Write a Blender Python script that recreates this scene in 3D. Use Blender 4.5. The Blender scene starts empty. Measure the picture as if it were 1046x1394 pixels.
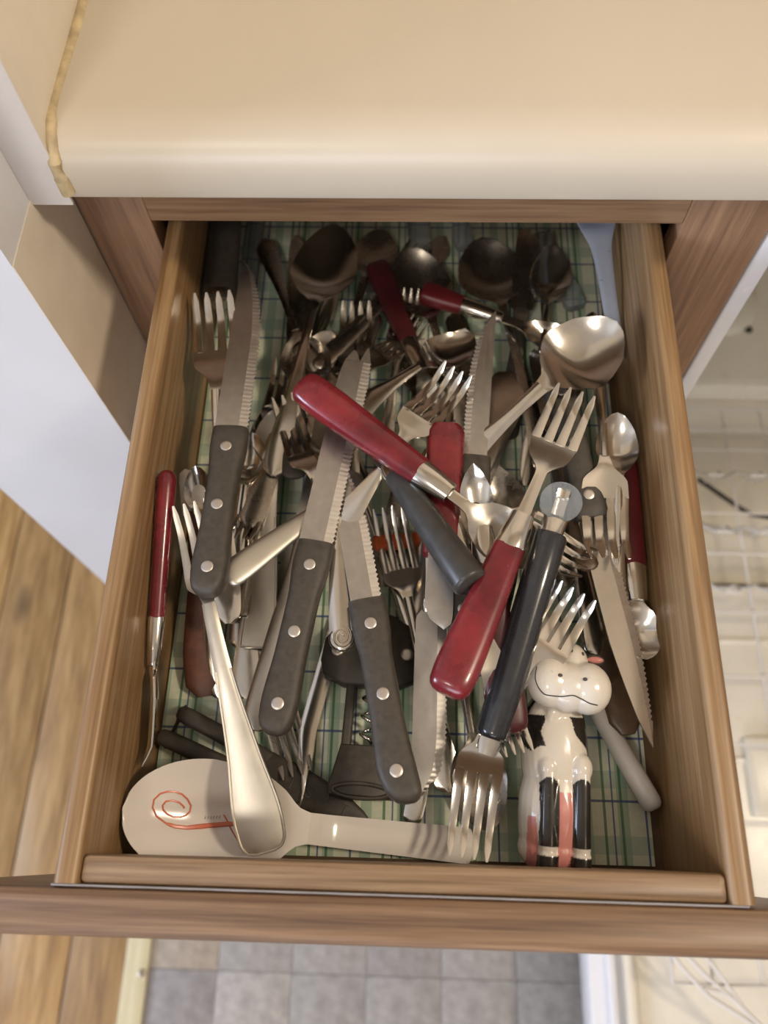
import bpy, bmesh, math, random
import numpy as np
random.seed(7)
SC = bpy.context.scene
COL = SC.collection
R2 = math.radians

# ---------------- camera ----------------
cam_d = bpy.data.cameras.new('camera'); cam = bpy.data.objects.new('camera', cam_d); COL.objects.link(cam)
cam_d.sensor_fit = 'VERTICAL'; cam_d.sensor_height = 36; cam_d.lens = 27.9763; cam_d.clip_start = .02
from mathutils import Matrix
cam.matrix_world = Matrix([[0.999362, -0.017307, 0.031242, 0.151123], [0.028213, 0.918927, -0.393418, 0.004427], [-0.0219, 0.394049, 0.918829, 0.500376], [0.0, 0.0, 0.0, 1.0]])
cam_d.dof.use_dof = True; cam_d.dof.focus_distance = .45; cam_d.dof.aperture_fstop = 5.6
SC.camera = cam

# ---------------- world, lamps, exposure ----------------
w = bpy.data.worlds.new('world'); SC.world = w; w.use_nodes = True
w.node_tree.nodes['Background'].inputs[0].default_value = (.85, .9, 1, 1); w.node_tree.nodes['Background'].inputs[1].default_value = .3

def area_light(name, loc, aim, energy, color, sx, sy, shape='RECTANGLE'):
    l = bpy.data.lights.new(name, 'AREA'); l.energy = energy; l.color = color; l.shape = shape; l.size = sx; l.size_y = sy
    o = bpy.data.objects.new(name, l); COL.objects.link(o); o.location = loc
    d = (Vector(aim) - Vector(loc)).normalized(); o.rotation_euler = d.to_track_quat('-Z', 'Y').to_euler(); return o
from mathutils import Vector
area_light('ceiling_lamp', (1.28, .02, 1.46), (.1, .2, 0), 16, (1, .85, .66), .22, .22, 'DISK')
area_light('fill_light', (-.35, -.75, 1.60), (.2, .2, 0), 7, (1, .90, .78), .30, .30, 'DISK')  # added fill from the front left, no known lamp there
area_light('window_daylight', (-.25, -2.45, .80), (.1, .2, 0), 40, (.80, .86, 1), 1.5, 1.2)
area_light('side_window_daylight', (-2.45, -.7, .70), (0, .1, .1), 75, (.66, .77, 1), .9, 1.0)
SC.view_settings.view_transform = 'Standard'; SC.view_settings.look = 'None'
SC.view_settings.gamma = 1; SC.view_settings.use_curve_mapping = False
SC.view_settings.exposure = 0.0

# ---------------- materials ----------------
MATS = {}
def srgb(r, g, b):
    f = lambda c: (c / 255 / 12.92) if c / 255 <= .04045 else ((c / 255 + .055) / 1.055) ** 2.4
    return (f(r), f(g), f(b), 1)
class NT:
    def __init__(s, name):
        s.m = bpy.data.materials.new(name); s.m.use_nodes = True; s.t = s.m.node_tree; s.b = s.t.nodes['Principled BSDF']; MATS[name] = s.m
    def n(s, kind, **kw):
        q = s.t.nodes.new(kind)
        for k, v in kw.items(): setattr(q, k, v)
        return q
    def l(s, a, b): s.t.links.new(a, b)
    def co(s, scale=(1, 1, 1)):
        c = s.n('ShaderNodeTexCoord'); m = s.n('ShaderNodeMapping'); m.inputs['Scale'].default_value = scale
        s.l(c.outputs['Object'], m.inputs[0]); return m.outputs[0]
    def noise(s, vec, scale=5, detail=4, rough=.6):
        q = s.n('ShaderNodeTexNoise'); q.inputs['Scale'].default_value = scale; q.inputs['Detail'].default_value = detail; q.inputs['Roughness'].default_value = rough
        s.l(vec, q.inputs['Vector']); return q.outputs['Fac']
    def ramp(s, fac, stops):
        q = s.n('ShaderNodeValToRGB'); e = q.color_ramp.elements
        e[0].position, e[0].color = stops[0]; e[1].position, e[1].color = stops[-1]
        for p, c in stops[1:-1]:
            k = e.new(p); k.color = c
        s.l(fac, q.inputs[0]); return q.outputs[0]
    def math(s, op, a, b=None, c=None):
        q = s.n('ShaderNodeMath', operation=op)
        for i, v in enumerate((a, b, c)):
            if v is None: continue
            if isinstance(v, (int, float)): q.inputs[i].default_value = v
            else: s.l(v, q.inputs[i])
        return q.outputs[0]
    def mix(s, f, a, b):
        q = s.n('ShaderNodeMix', data_type='RGBA')
        for i, v in ((0, f), (6, a), (7, b)):
            if isinstance(v, (int, float)): q.inputs[i].default_value = v
            elif isinstance(v, tuple): q.inputs[i].default_value = v
            else: s.l(v, q.inputs[i])
        return q.outputs[2]
    def bump(s, fac, strength=.1, dist=.001):
        q = s.n('ShaderNodeBump'); q.inputs['Strength'].default_value = strength; q.inputs['Distance'].default_value = dist
        s.l(fac, q.inputs['Height']); s.l(q.outputs[0], s.b.inputs['Normal'])
    def set(s, **kw):
        for k, v in kw.items():
            i = s.b.inputs[k.replace('_', ' ')]
            if hasattr(v, 'links') or hasattr(v, 'is_linked'): s.l(v, i)
            else: i.default_value = v
        return s

def m_plain(name, col, rough=.5, metal=0, var=.06, nscale=60, spec=.5, coat=0, **kw):
    q = NT(name); v = q.co(); f = q.noise(v, nscale, 3)
    a = tuple(max(0, c * (1 - var)) for c in col[:3]) + (1,); b = tuple(min(1, c * (1 + var)) for c in col[:3]) + (1,)
    q.l(q.ramp(f, [(.3, a), (.7, b)]), q.b.inputs['Base Color'])
    r = q.math('MULTIPLY_ADD', f, rough * .5, rough * .75); q.l(r, q.b.inputs['Roughness'])
    q.set(Metallic=metal, Specular_IOR_Level=spec, Coat_Weight=coat, **kw); return q

def m_wood(name, axis, dark, mid, light, rough=.45, fine=1., coat=.0, knots=False, wear=None):
    q = NT(name); s = [190 * fine] * 3; s[axis] = 5.
    f = q.noise(q.co(tuple(s)), 1., 5, .62)
    s2 = [620 * fine] * 3; s2[axis] = 14
    g = q.noise(q.co(tuple(s2)), 1., 3, .6)
    h = q.math('MULTIPLY_ADD', g, .35, q.math('MULTIPLY', f, .75))
    c = q.ramp(h, [(.38, dark), (.54, mid), (.70, light)])
    if knots:
        vo = q.n('ShaderNodeTexVoronoi'); vo.inputs['Scale'].default_value = 1.
        sk = [11.] * 3; sk[axis] = 5.2; q.l(q.co(tuple(sk)), vo.inputs['Vector'])
        k = q.ramp(vo.outputs['Distance'], [(.08, (1, 1, 1, 1)), (.25, (0, 0, 0, 1))]); c = q.mix(q.math('MULTIPLY', k, .75), c, (.030, .017, .009, 1))
    if wear:
        wv = q.noise(q.co((9, 2.2, 9)), 1., 4, .65); wk = q.ramp(wv, [(.56, (0, 0, 0, 1)), (.70, (1, 1, 1, 1))]); c = q.mix(q.math('MULTIPLY', wk, .55), c, wear)
    q.l(c, q.b.inputs['Base Color']); q.l(q.math('MULTIPLY_ADD', g, .25, rough - .12), q.b.inputs['Roughness'])
    q.bump(h, .18, .0006); q.set(Coat_Weight=coat, Coat_Roughness=.25); return q

m_plain('steel', (.66, .62, .56), .18, 1, .05, 90)
m_plain('satin', (.64, .60, .53), .42, 1, .05, 90)
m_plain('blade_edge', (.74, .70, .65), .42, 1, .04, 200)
m_plain('dark_steel', (.40, .36, .31), .27, 1, .10, 90)  # darker copy of steel, shade and dark reflections put into the colour
q = NT('blade'); f = q.noise(q.co((400, 30, 100)), 1, 3); g = q.noise(q.co(), 140, 3)
q.l(q.ramp(g, [(.25, (.47, .44, .405, 1)), (.75, (.56, .53, .49, 1))]), q.b.inputs['Base Color']); q.l(q.math('MULTIPLY_ADD', f, .2, .28), q.b.inputs['Roughness']); q.set(Metallic=1.)
m_plain('rivet', (.62, .57, .52), .42, 1, .03)
m_plain('black', (.056, .046, .035), .55, 0, .25, 220, .5)
m_plain('charcoal', (.040, .037, .033), .40, 0, .2, 150, .5)
m_plain('tube_black', (.022, .023, .026), .22, 0, .2, 90, .55, coat=.4)
q = m_plain('red', (.165, .013, .018), .27, 0, .45, 45, .5, coat=.3); q.set(Subsurface_Weight=.25, Subsurface_Radius=(.01, .002, .002), Subsurface_Scale=.4)
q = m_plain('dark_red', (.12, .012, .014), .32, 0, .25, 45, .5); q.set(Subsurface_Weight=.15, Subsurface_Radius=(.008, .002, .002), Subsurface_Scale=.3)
m_plain('deep_red', (.055, .008, .009), .4, 0, .2)  # darker copy of red, the shade on deep-lying handles put into the colour
q = m_plain('clear', (.86, .90, .92), .08, 0, .02); q.set(Transmission_Weight=.88, IOR=1.45)
m_plain('white_plastic', (.60, .57, .53), .38, 0, .05)
q = m_plain('milky', (.50, .53, .60), .30, 0, .05); q.set(Transmission_Weight=.25, IOR=1.4)
m_plain('brown', (.105, .062, .034), .42, 0, .25, 120)
m_plain('redwood', (.125, .048, .028), .5, 0, .3, 120)
m_plain('white_gloss', (.70, .645, .59), .16, 0, .02, 20, .5, coat=.25)
m_plain('logo_red', (.62, .155, .075), .3, 0, .1)
m_plain('logo_grey', (.30, .28, .25), .4, 0, .05)
m_plain('grey_print', (.11, .10, .09), .5, 0, .05)
m_plain('orange', (.70, .13, .035), .35, 0, .1)
m_plain('pink', (.60, .24, .21), .3, 0, .06)
q = NT('glazed_paint'); at = q.n('ShaderNodeAttribute'); at.attribute_name = 'paint'; sp = q.ramp(q.noise(q.co(), 420, 2), [(.70, (0, 0, 0, 1)), (.76, (1, 1, 1, 1))])
q.l(q.mix(q.math('MULTIPLY', sp, .35), at.outputs['Color'], (.25, .22, .19, 1)), q.b.inputs['Base Color']); q.set(Roughness=.22, Coat_Weight=.4, Coat_Roughness=.1)
m_wood('oak_side', 1, srgb(112, 84, 54), srgb(138, 106, 70), srgb(160, 130, 92), .42, 1., .08)
m_wood('oak_front', 0, srgb(102, 78, 54), srgb(136, 108, 80), srgb(158, 132, 102), .45, 1., .05)
m_wood('oak_face', 0, srgb(90, 66, 48), srgb(120, 92, 68), srgb(144, 114, 86), .45, 1., .05)
m_wood('stained_vertical', 2, srgb(112, 82, 58), srgb(140, 106, 78), srgb(160, 124, 92), .5, .8)
m_wood('stained_cross', 0, srgb(112, 82, 58), srgb(142, 110, 80), srgb(162, 128, 96), .5, .8)
m_plain('highlight_grey', srgb(150, 146, 146), .4, 0, .1)  # colour of the painted highlight along the drawer front seam
m_plain('hardboard', srgb(96, 72, 46), .7, 0, .2, 80)
for i in range(4):
    t = (1., .90, 1.10, .97)[i]
    m_wood('pine_plank_%s' % 'abcd'[i], 1, srgb(128 * t, 94 * t, 52 * t), srgb(164 * t, 126 * t, 76 * t), srgb(190 * t, 152 * t, 98 * t), .48, .22, .1, True, srgb(178, 158, 128) if i in (0, 2) else None)
for nme, c in (('tile_grey', srgb(150, 144, 138)), ('tile_warm', srgb(158, 144, 128)), ('tile_pale', srgb(164, 156, 148)), ('tile_dusk', srgb(142, 135, 131))):
    q = m_plain(nme, c, .5, 0, .22, 55); q.bump(q.noise(q.co(), 70, 4), .15, .001)
m_plain('grout', srgb(138, 130, 122), .8, 0, .1)
m_plain('cream_metal', srgb(202, 188, 148), .38, 0, .05)
m_plain('counter_laminate', srgb(198, 186, 166), .34, 0, .015, 14, .4)
m_plain('white_trim', srgb(222, 216, 210), .4, 0, .02)
m_plain('cream_paint', srgb(222, 211, 192), .55, 0, .03)
m_plain('white_paint', srgb(210, 209, 210), .5, 0, .03, 10)
m_plain('room_paint', srgb(214, 204, 190), .7, 0, .04, 5)
m_plain('ceiling_paint', srgb(206, 196, 180), .8, 0, .03, 5)
q = m_plain('caulk', srgb(190, 170, 132), .7, 0, .25, 90); q.bump(q.noise(q.co(), 160, 4), .5, .002)
m_plain('enamel', srgb(222, 212, 192), .30, 0, .02)
m_plain('white_enamel', srgb(224, 222, 222), .25, 0, .02)
m_plain('rack_vinyl', srgb(214, 206, 196), .35, 0, .03)
m_plain('dark_rubber', srgb(52, 46, 38), .6, 0, .1)
m_plain('brass', (.42, .36, .26), .4, 1, .1)
m_plain('terracotta', srgb(132, 96, 62), .5, 0, .1)
# plaid liner
q = NT('plaid_paper'); c = q.n('ShaderNodeTexCoord'); sx = q.n('ShaderNodeSeparateXYZ'); q.l(c.outputs['Object'], sx.inputs[0]); X, Y = sx.outputs[0], sx.outputs[1]
def stripe(co, period, off, width):
    a = q.math('ABSOLUTE', q.math('WRAP', q.math('SUBTRACT', co, off), period / 2, -period / 2))
    return q.math('LESS_THAN', a, width / 2)
base = q.ramp(q.noise(q.co(), 300, 3), [(.3, srgb(202, 207, 182)), (.7, srgb(214, 217, 194))])
for co, per, off, wd, col, k in ((X, .0215, .0, .0065, srgb(126, 160, 132), .6), (Y, .0360, .012, .010, srgb(142, 168, 152), .5), (X, .043, .0105, .0016, srgb(58, 108, 68), .85), (X, .043, .0205, .0016, srgb(58, 108, 68), .85),
                                 (X, .043, .0155, .0010, srgb(46, 68, 122), .85), (X, .043, .0345, .0012, srgb(46, 68, 122), .85), (Y, .036, .0, .0014, srgb(46, 68, 122), .85)):
    base = q.mix(q.math('MULTIPLY', stripe(co, per, off, wd), k), base, col)
q.l(base, q.b.inputs['Base Color']); q.set(Roughness=.42)

# ---------------- shape builders ----------------
def cur(xs, ys, x):
    xs = np.asarray(xs, float); ys = np.asarray(ys, float)
    d = np.diff(ys) / np.diff(xs)
    m = np.concatenate([[d[0]], np.where(d[:-1] * d[1:] > 0, 2 * d[:-1] * d[1:] / (d[:-1] + d[1:] + 1e-30), 0), [d[-1]]])
    x = np.clip(np.asarray(x, float), xs[0], xs[-1])
    i = np.clip(np.searchsorted(xs, x, side='right') - 1, 0, len(xs) - 2)
    hh = xs[i + 1] - xs[i]; t = (x - xs[i]) / hh
    return ((1 + 2 * t) * (1 - t) ** 2 * ys[i] + t * (1 - t) ** 2 * hh * m[i]
            + t * t * (3 - 2 * t) * ys[i + 1] + t * t * (t - 1) * hh * m[i + 1])

def skin(rings):
    """closed cross-section rings -> verts, faces with capped ends"""
    n = len(rings[0]); V = [tuple(p) for r in rings for p in r]; F = []
    for k in range(len(rings) - 1):
        for j in range(n):
            a = k * n + j; b = k * n + (j + 1) % n
            F.append((a, b, b + n, a + n))
    F.append(tuple(range(n - 1, -1, -1))); F.append(tuple((len(rings) - 1) * n + j for j in range(n)))
    return V, F

def sheet(st, n=9, edge=.55):
    """dished strip: stations (y, x, z, half width, thickness, dish)"""
    U = np.linspace(-1, 1, n); R = []
    for (y, x, z, w, t, d) in st:
        b = z - d * (1 - U * U); h = t * .5 * (1 - edge * U ** 4)
        R.append([(x + u * w, y, bb + hh) for u, bb, hh in zip(U, b, h)] +
                 [(x + u * w, y, bb - hh) for u, bb, hh in zip(U[::-1], b[::-1], h[::-1])])
    return skin(R)

def bar(st, n=18, p=2.6):
    """solid bar with rounded section: stations (y, x, z, half width, half height)"""
    R = []
    for (y, x, z, a, b) in st:
        ring = []
        for k in range(n):
            q = -2 * math.pi * k / n
            c, s = math.cos(q), math.sin(q)
            ring.append((x + a * math.copysign(abs(c) ** (2 / p), c), y, z + b * math.copysign(abs(s) ** (2 / p), s)))
        R.append(ring)
    return skin(R)

def wire(pts, r, n=8, closed=False):
    P = [np.array(p, float) for p in pts]; m = len(P); R = []
    up = np.array([0.013, .017, 1.])
    for k in range(m):
        if closed: t = P[(k + 1) % m] - P[k - 1]
        else: t = P[min(k + 1, m - 1)] - P[max(k - 1, 0)]
        t = t / (np.linalg.norm(t) + 1e-12)
        u = up if abs(t @ up) < .95 else np.array([1., 0.02, 0])
        a = np.cross(t, u); a /= np.linalg.norm(a); b = np.cross(a, t)
        rr = r[k] if hasattr(r, '__len__') else r
        R.append([tuple(P[k] + rr * (math.cos(2 * math.pi * j / n) * a - math.sin(2 * math.pi * j / n) * b)) for j in range(n)])
    V, F = skin(R)
    if closed:
        F = F[:-2]
        for j in range(n):
            a = (m - 1) * n + j; b = (m - 1) * n + (j + 1) % n
            F.append((a, b, (j + 1) % n, j))
    return V, F

def merge(*parts):
    V = []; F = []
    for v, f in parts:
        o = len(V); V += list(v); F += [tuple(i + o for i in q) for q in f]
    return V, F

def disc(x, y, z, r, h, n=16, dome=.35):
    """rivet head / button standing on z"""
    R = []
    for (k, zz) in ((1, 0), (1, h * (1 - dome)), (.86, h * .93), (.5, h)):
        R.append([(x + r * k * math.cos(2 * math.pi * j / n), y + r * k * math.sin(2 * math.pi * j / n), z + zz) for j in range(n)])
    return skin(R)

def ellipsoid(c, r, nu=24, nv=14):
    R = []
    for i in range(nv):
        th = -math.pi / 2 + math.pi * (i + .5) / nv
        R.append([(c[0] + r[0] * math.cos(th) * math.cos(2 * math.pi * j / nu), c[1] + r[1] * math.cos(th) * math.sin(2 * math.pi * j / nu), c[2] + r[2] * math.sin(th)) for j in range(nu)])
    return skin(R)

def plate(out, z0, z1, bev=.0):
    """flat outline extruded in z, with optional chamfer"""
    o = np.array(out, float); c = o.mean(0)
    def ins(d):
        v = o - c; l = np.linalg.norm(v, axis=1, keepdims=True)
        return c + v * (1 - d / np.maximum(l, 1e-6))
    L = [(ins(bev), z0), (o, z0 + bev), (o, z1 - bev), (ins(bev), z1)] if bev else [(o, z0), (o, z1)]
    return skin([[(x, y, z) for x, y in q] for q, z in L])

def flat_ring(outer, inner, z0, z1):
    n = len(outer); V = []; F = []
    for pts, z in ((outer, z0), (outer, z1), (inner, z1), (inner, z0)):
        V += [(x, y, z) for x, y in pts]
    for k in range(4):
        for j in range(n):
            a = k * n + j; b = k * n + (j + 1) % n; c = ((k + 1) % 4) * n
            F.append((a, b, c + (j + 1) % n, c + j))
    return V, F

def rrect(x0, x1, y0, y1, r, n=5):
    P = []
    for cx, cy, a0 in ((x1 - r, y1 - r, 0), (x0 + r, y1 - r, 90), (x0 + r, y0 + r, 180), (x1 - r, y0 + r, 270)):
        for k in range(n + 1):
            q = math.radians(a0 + 90 * k / n); P.append((cx + r * math.cos(q), cy + r * math.sin(q)))
    return P

def box(x0, x1, y0, y1, z0, z1, b=0.):
    if b == 0:
        V = [(x, y, z) for z in (z0, z1) for x, y in ((x0, y0), (x1, y0), (x1, y1), (x0, y1))]
        return V, [(3, 2, 1, 0), (4, 5, 6, 7), (0, 1, 5, 4), (1, 2, 6, 5), (2, 3, 7, 6), (3, 0, 4, 7)]
    R = []
    for k, zz in ((b, z0), (b * .3, z0 + b * .3), (0, z0 + b), (0, z1 - b), (b * .3, z1 - b * .3), (b, z1)):
        R.append([(x, y, zz) for x, y in rrect(x0 + k, x1 - k, y0 + k, y1 - k, max(b * .9 - k * .5, 1e-4), 3)])
    return skin(R)

# ---------- side views and handle outlines (t = 0 handle end, 1 tip) ----------
def arch(L, t, kind, deep=1., lift=.011):
    if kind == 'fork': return cur([0, .25, .5, .66, .80, .9, 1], [.0025, .006, lift * .9, lift, .0035 + .001 * deep, .003, .009 * deep + .001], t)
    if kind == 'spoon': return cur([0, .25, .5, .66, .76, .9, 1], [.0025, .006, lift * .9, lift, .0088 * deep, .0075 * deep, .0095 * deep], t)
    return cur([0, .5, 1], [.002, .0035, .002], t)

STYLE = {  # handle half widths from the end to the neck
    'tear': ([0, .015, .05, .12, .4, .75, 1], [.0025, .0055, .0078, .0084, .0058, .0032, .0030]),
    'broad': ([0, .012, .05, .12, .4, .75, 1], [.004, .0085, .0112, .0118, .0078, .0042, .0034]),
    'rect': ([0, .004, .02, .12, .5, .8, 1], [.0075, .0082, .0086, .0082, .0062, .0036, .0030]),
    'slim': ([0, .015, .05, .15, .5, .8, 1], [.002, .0042, .0055, .0058, .0042, .0028, .0026]),
    'flare': ([0, .01, .03, .12, .4, .75, 1], [.0080, .0105, .0113, .0098, .0062, .0042, .0048]),
}
def hw_at(style, s, k=1.):
    a, b = STYLE[style]; return cur(a, b, s) * k

def metal_handle(L, tn, style, kind, deep, lift, k=1., thick=.0022, n=7):
    ts = np.concatenate([np.linspace(0, .05, 7)[:-1], np.linspace(.05, tn, 22)])
    st = [(t * L, 0, float(arch(L, t, kind, deep, lift)), float(hw_at(style, t / tn, k)), thick, -.0005) for t in ts]
    return sheet(st, n, .5)

def rim_of(L, tn, style, kind, deep, lift, k=1., upto=.72, inset=.0006, r=.0007, square=False):
    ts = np.concatenate([np.linspace(.004 if square else .002, .05, 8)[:-1], np.linspace(.05, tn * upto, 16)])
    pl = []; pr = []
    for t in ts:
        w = float(hw_at(style, t / tn, k)) - inset; z = float(arch(L, t, kind, deep, lift)) + .0013
        pl.append((-w, t * L, z)); pr.append((w, t * L, z))
    return wire(pl[::-1] + pr, r, 6)

def fork_head(L, tn, hw, hl, tl, kind='fork', deep=1., lift=.011, tines=4, nw=.0030, gap=.30):
    """head plate from the neck to the slot roots, then the tines"""
    yn = tn * L; yr = L - tl; out = []
    ys = np.linspace(yn - .001, yr, 14)
    w = cur([yn - .001, yn + .25 * (yr - yn), yn + .62 * (yr - yn), yr], [nw, nw * 1.6, hw * .93, hw], ys)
    out.append(('head', sheet([(y, 0, float(arch(L, y / L, kind, deep, lift)), float(ww), .0019, .0012 * float(ww) / hw) for y, ww in zip(ys, w)], 9, .4)))
    pitch = 2 * hw / (tines + (tines - 1) * gap); step = pitch * (1 + gap)
    for i in range(tines):
        xc = -hw + pitch / 2 + i * step; st = []
        for s in np.linspace(0, 1, 9):
            y = yr - .0012 + (L - yr + .0012) * s
            ww = pitch / 2 * (1 - .38 * s) if s < .97 else pitch * .12
            xx = xc * (1 - .04 * s); u = xx / hw
            st.append((y, xx, float(arch(L, y / L, kind, deep, lift)) - .0012 * (1 - u * u), ww, .0018 - .0006 * s, 0))
        out.append(('tine', sheet(st, 5, .3)))
    return out

def spoon_bowl(L, tn, bw, deep=1., lift=.011, depth=.007, nw=.0030, egg=.46):
    yn = tn * L; bl = L - yn
    s = np.concatenate([np.linspace(0, .9, 20), [.94, .97, .99, 1.]])
    w = cur([0, .10, .2, egg, .72, .9, .97, 1], [nw, nw * 1.35, bw * .58, bw, bw * .86, bw * .52, bw * .28, .0006], s)
    st = []
    for a, ww in zip(s, w):
        y = yn - .001 + (bl + .001) * a
        d = depth * float(cur([0, .12, .45, .85, 1], [0.0, .12, 1, .45, 0.0], a))
        st.append((y, 0, float(arch(L, y / L, 'spoon', deep, lift)), float(ww), .0013, d))
    return sheet(st, 15, .3)

# ---------- utensils: each returns [(part, (verts, faces), material, [sub-parts])] ----------
def steel_fork(L, hw=.0125, hl=.062, tl=.042, style='tear', k=1., mat='steel', rim=None, tines=4, deep=1., lift=.011, medal=False):
    tn = 1 - hl / L
    P = [('handle', metal_handle(L, tn, style, 'fork', deep, lift, k), mat, [])]
    if rim: P[0][3].append(('rim', rim_of(L, tn, style, 'fork', deep, lift, k, square=(rim == 'square')), mat))
    if medal: P[0][3].extend(medallion(mat))
    for nme, g in fork_head(L, tn, hw, hl, tl, 'fork', deep, lift, tines): P.append((nme, g, mat, []))
    return P

def medallion(mat):
    pts = []
    for i in range(34):
        q = i * .42; r = .0012 + .0046 * i / 33
        pts.append((r * math.cos(q), .0075 + r * math.sin(q) * 1.2, .0050))
    d = disc(0, .0075, .0012, .0078, .0036, 24)
    return [('medallion', d, mat), ('scroll', wire(pts, .0006, 6), mat)]

def steel_spoon(L, bw=.0165, bl=.055, style='tear', k=1., mat='steel', rim=None, depth=.007, deep=1., lift=.011, medal=False):
    tn = 1 - bl / L
    P = [('handle', metal_handle(L, tn, style, 'spoon', deep, lift, k), mat, []),
         ('bowl', spoon_bowl(L, tn, bw, deep, lift, depth, float(hw_at(style, 1., k))), mat, [])]
    if rim: P[0][3].append(('rim', rim_of(L, tn, style, 'spoon', deep, lift, k, square=(rim == 'square')), mat))
    if medal: P[0][3].extend(medallion(mat))
    return P

def blade_mesh(y0, y1, hw, side=1, shape='point', teeth=True, t=.0020, z=.004, x0=0., serr=(0, 1), pitch=.0030, amp=.0013):
    n = int((y1 - y0) / (.0007 if teeth else .003)) + 2
    ys = np.linspace(y0, y1, n); s = (ys - y0) / (y1 - y0)
    if shape == 'clip':     # straight spine, edge curving in to the tip
        sp = np.full(n, -hw); ed = cur([0, .05, .5, .72, .88, .96, 1], [hw * .75, hw, hw * .95, hw * .62, hw * .05, -hw * .5, -hw * .95], s)
    elif shape == 'round':  # table knife
        sp = cur([0, .06, .8, .93, .985, 1], [-hw * .55, -hw * .9, -hw, -hw * .9, -hw * .75, -hw * .45], s)
        ed = cur([0, .06, .65, .85, .96, 1], [hw * .55, hw * .9, hw, hw * .72, -hw * .05, -hw * .4], s)
    elif shape == 'fork':   # blunt end cut off aslant, notch added below
        sp = cur([0, .8, .95, 1], [-hw, -hw, -hw * .75, -hw * .45], s); ed = cur([0, .04, .8, 1], [hw * .7, hw, hw, hw * .80], s)
    else:
        sp = cur([0, .5, .85, 1], [-hw, -hw, -hw * .55, -hw * .02], s); ed = cur([0, .04, .5, .85, 1], [hw * .7, hw, hw, hw * .55, hw * .02], s)
    ed0 = ed
    if teeth:
        saw = np.abs(((ys / pitch) % 1) - .5) * 2 * amp
        ed = ed - np.where((s > serr[0]) & (s < serr[1]), saw, 0)
    R = []
    for y, a, b, b0 in zip(ys, sp, ed, ed0):
        m = a + (b0 - a) * (.70 if teeth else .52)
        R.append([(x0 + side * q, y, z + zz) for q, zz in ((a, t * .5), (m, t * .5), (b, t * .08), (b, -t * .08), (m, -t * .5), (a, -t * .5))][::side])
    if shape == 'fork':     # cut a V notch between two points at the end
        V, F = skin(R[:int(n * .93)]); yb = ys[int(n * .93)]; a, b = sp[int(n * .93)], ed[int(n * .93)]
        m = a + (b - a) * .58; q = []
        for (xa, xb, ya, xt) in ((a, m, y1 - .002, a + (m - a) * .5), (m, b, y1 + .001, m + (b - m) * .55)):
            q.append(skin([[(x0 + side * xx, yy, z + zz) for xx, zz in ((l, t * .5), (r, t * .4), (r, -t * .4), (l, -t * .5))][::side]
                           for l, r, yy in ((xa, xb, yb - .0005), (xa + (xt - xa) * .5, xb + (xt - xb) * .45, (yb + ya) / 2 + .001), (xt - .0003, xt + .0003, ya))]))
        return merge((V, F), *q)
    return skin(R)

def steak_knife(L, hl=.112, bw=.0098, side=1, shape='clip', rivets=(.14, .5, .86), hook=0., mat='black', hw=.0098, teeth=True, bmat='blade', hh=.0068, serr=(.03, .9), bolster=True):
    s = np.concatenate([[0, .012, .035, .07], np.linspace(.12, .93, 16), [.965, .99, 1.]])
    w = cur([0, .012, .035, .07, .16, .4, .68, .88, 1], [.35, .62, .84, .97, 1.06, .93, .92, 1.12, 1.10], s) * hw
    z = hh + .0004
    st = [(a * hl, side * hook * max(0, 1 - a / .22) ** 2, z, float(ww), hh * (.55 if a == 0 else .82 if a < .02 else 1 if a < .99 else .86)) for a, ww in zip(s, w)]
    subs = [('rivet', disc(0, r * hl, z + hh - .0006, .0034, .0010), 'rivet') for r in rivets]
    P = [('handle', bar(st, 20, 3.4), mat, subs)]
    P.append(('blade', blade_mesh(hl - .004, L, bw, side, shape, teeth, z=z, serr=serr), bmat, []))
    return P

def table_knife(L, hl=.10, bw=.0098, side=1, hw=.0078, style='tear', teeth=False, mat='steel', bmat='blade', shape='round', serr=(.3, .95), thick=.0058, flat=1.):
    s = np.concatenate([[0, .015, .04, .08], np.linspace(.14, 1, 14)])
    w = cur([0, .015, .04, .1, .5, .85, 1], [.4, .75, .95, 1.0, .82, .60, .66], s) * hw
    h = cur([0, .03, .2, .8, 1], [.5, .9, 1.0, .8, .62], s) * thick / 2 * flat
    z = .0034
    P = [('handle', bar([(a * hl, 0, z, float(b), float(c)) for a, b, c in zip(s, w, h)], 18, 2.3), mat, []),
         ('bolster', bar([(hl - .002, 0, z, hw * .70, thick * .36), (hl, 0, z, hw * .78, thick * .42), (hl + .004, 0, z, hw * .80, thick * .40), (hl + .006, 0, z, hw * .72, thick * .25)], 18, 2.6), mat, []),
         ('blade', blade_mesh(hl + .004, L, bw, side, shape, teeth, z=z, serr=serr), bmat, [])]
    return P

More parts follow.
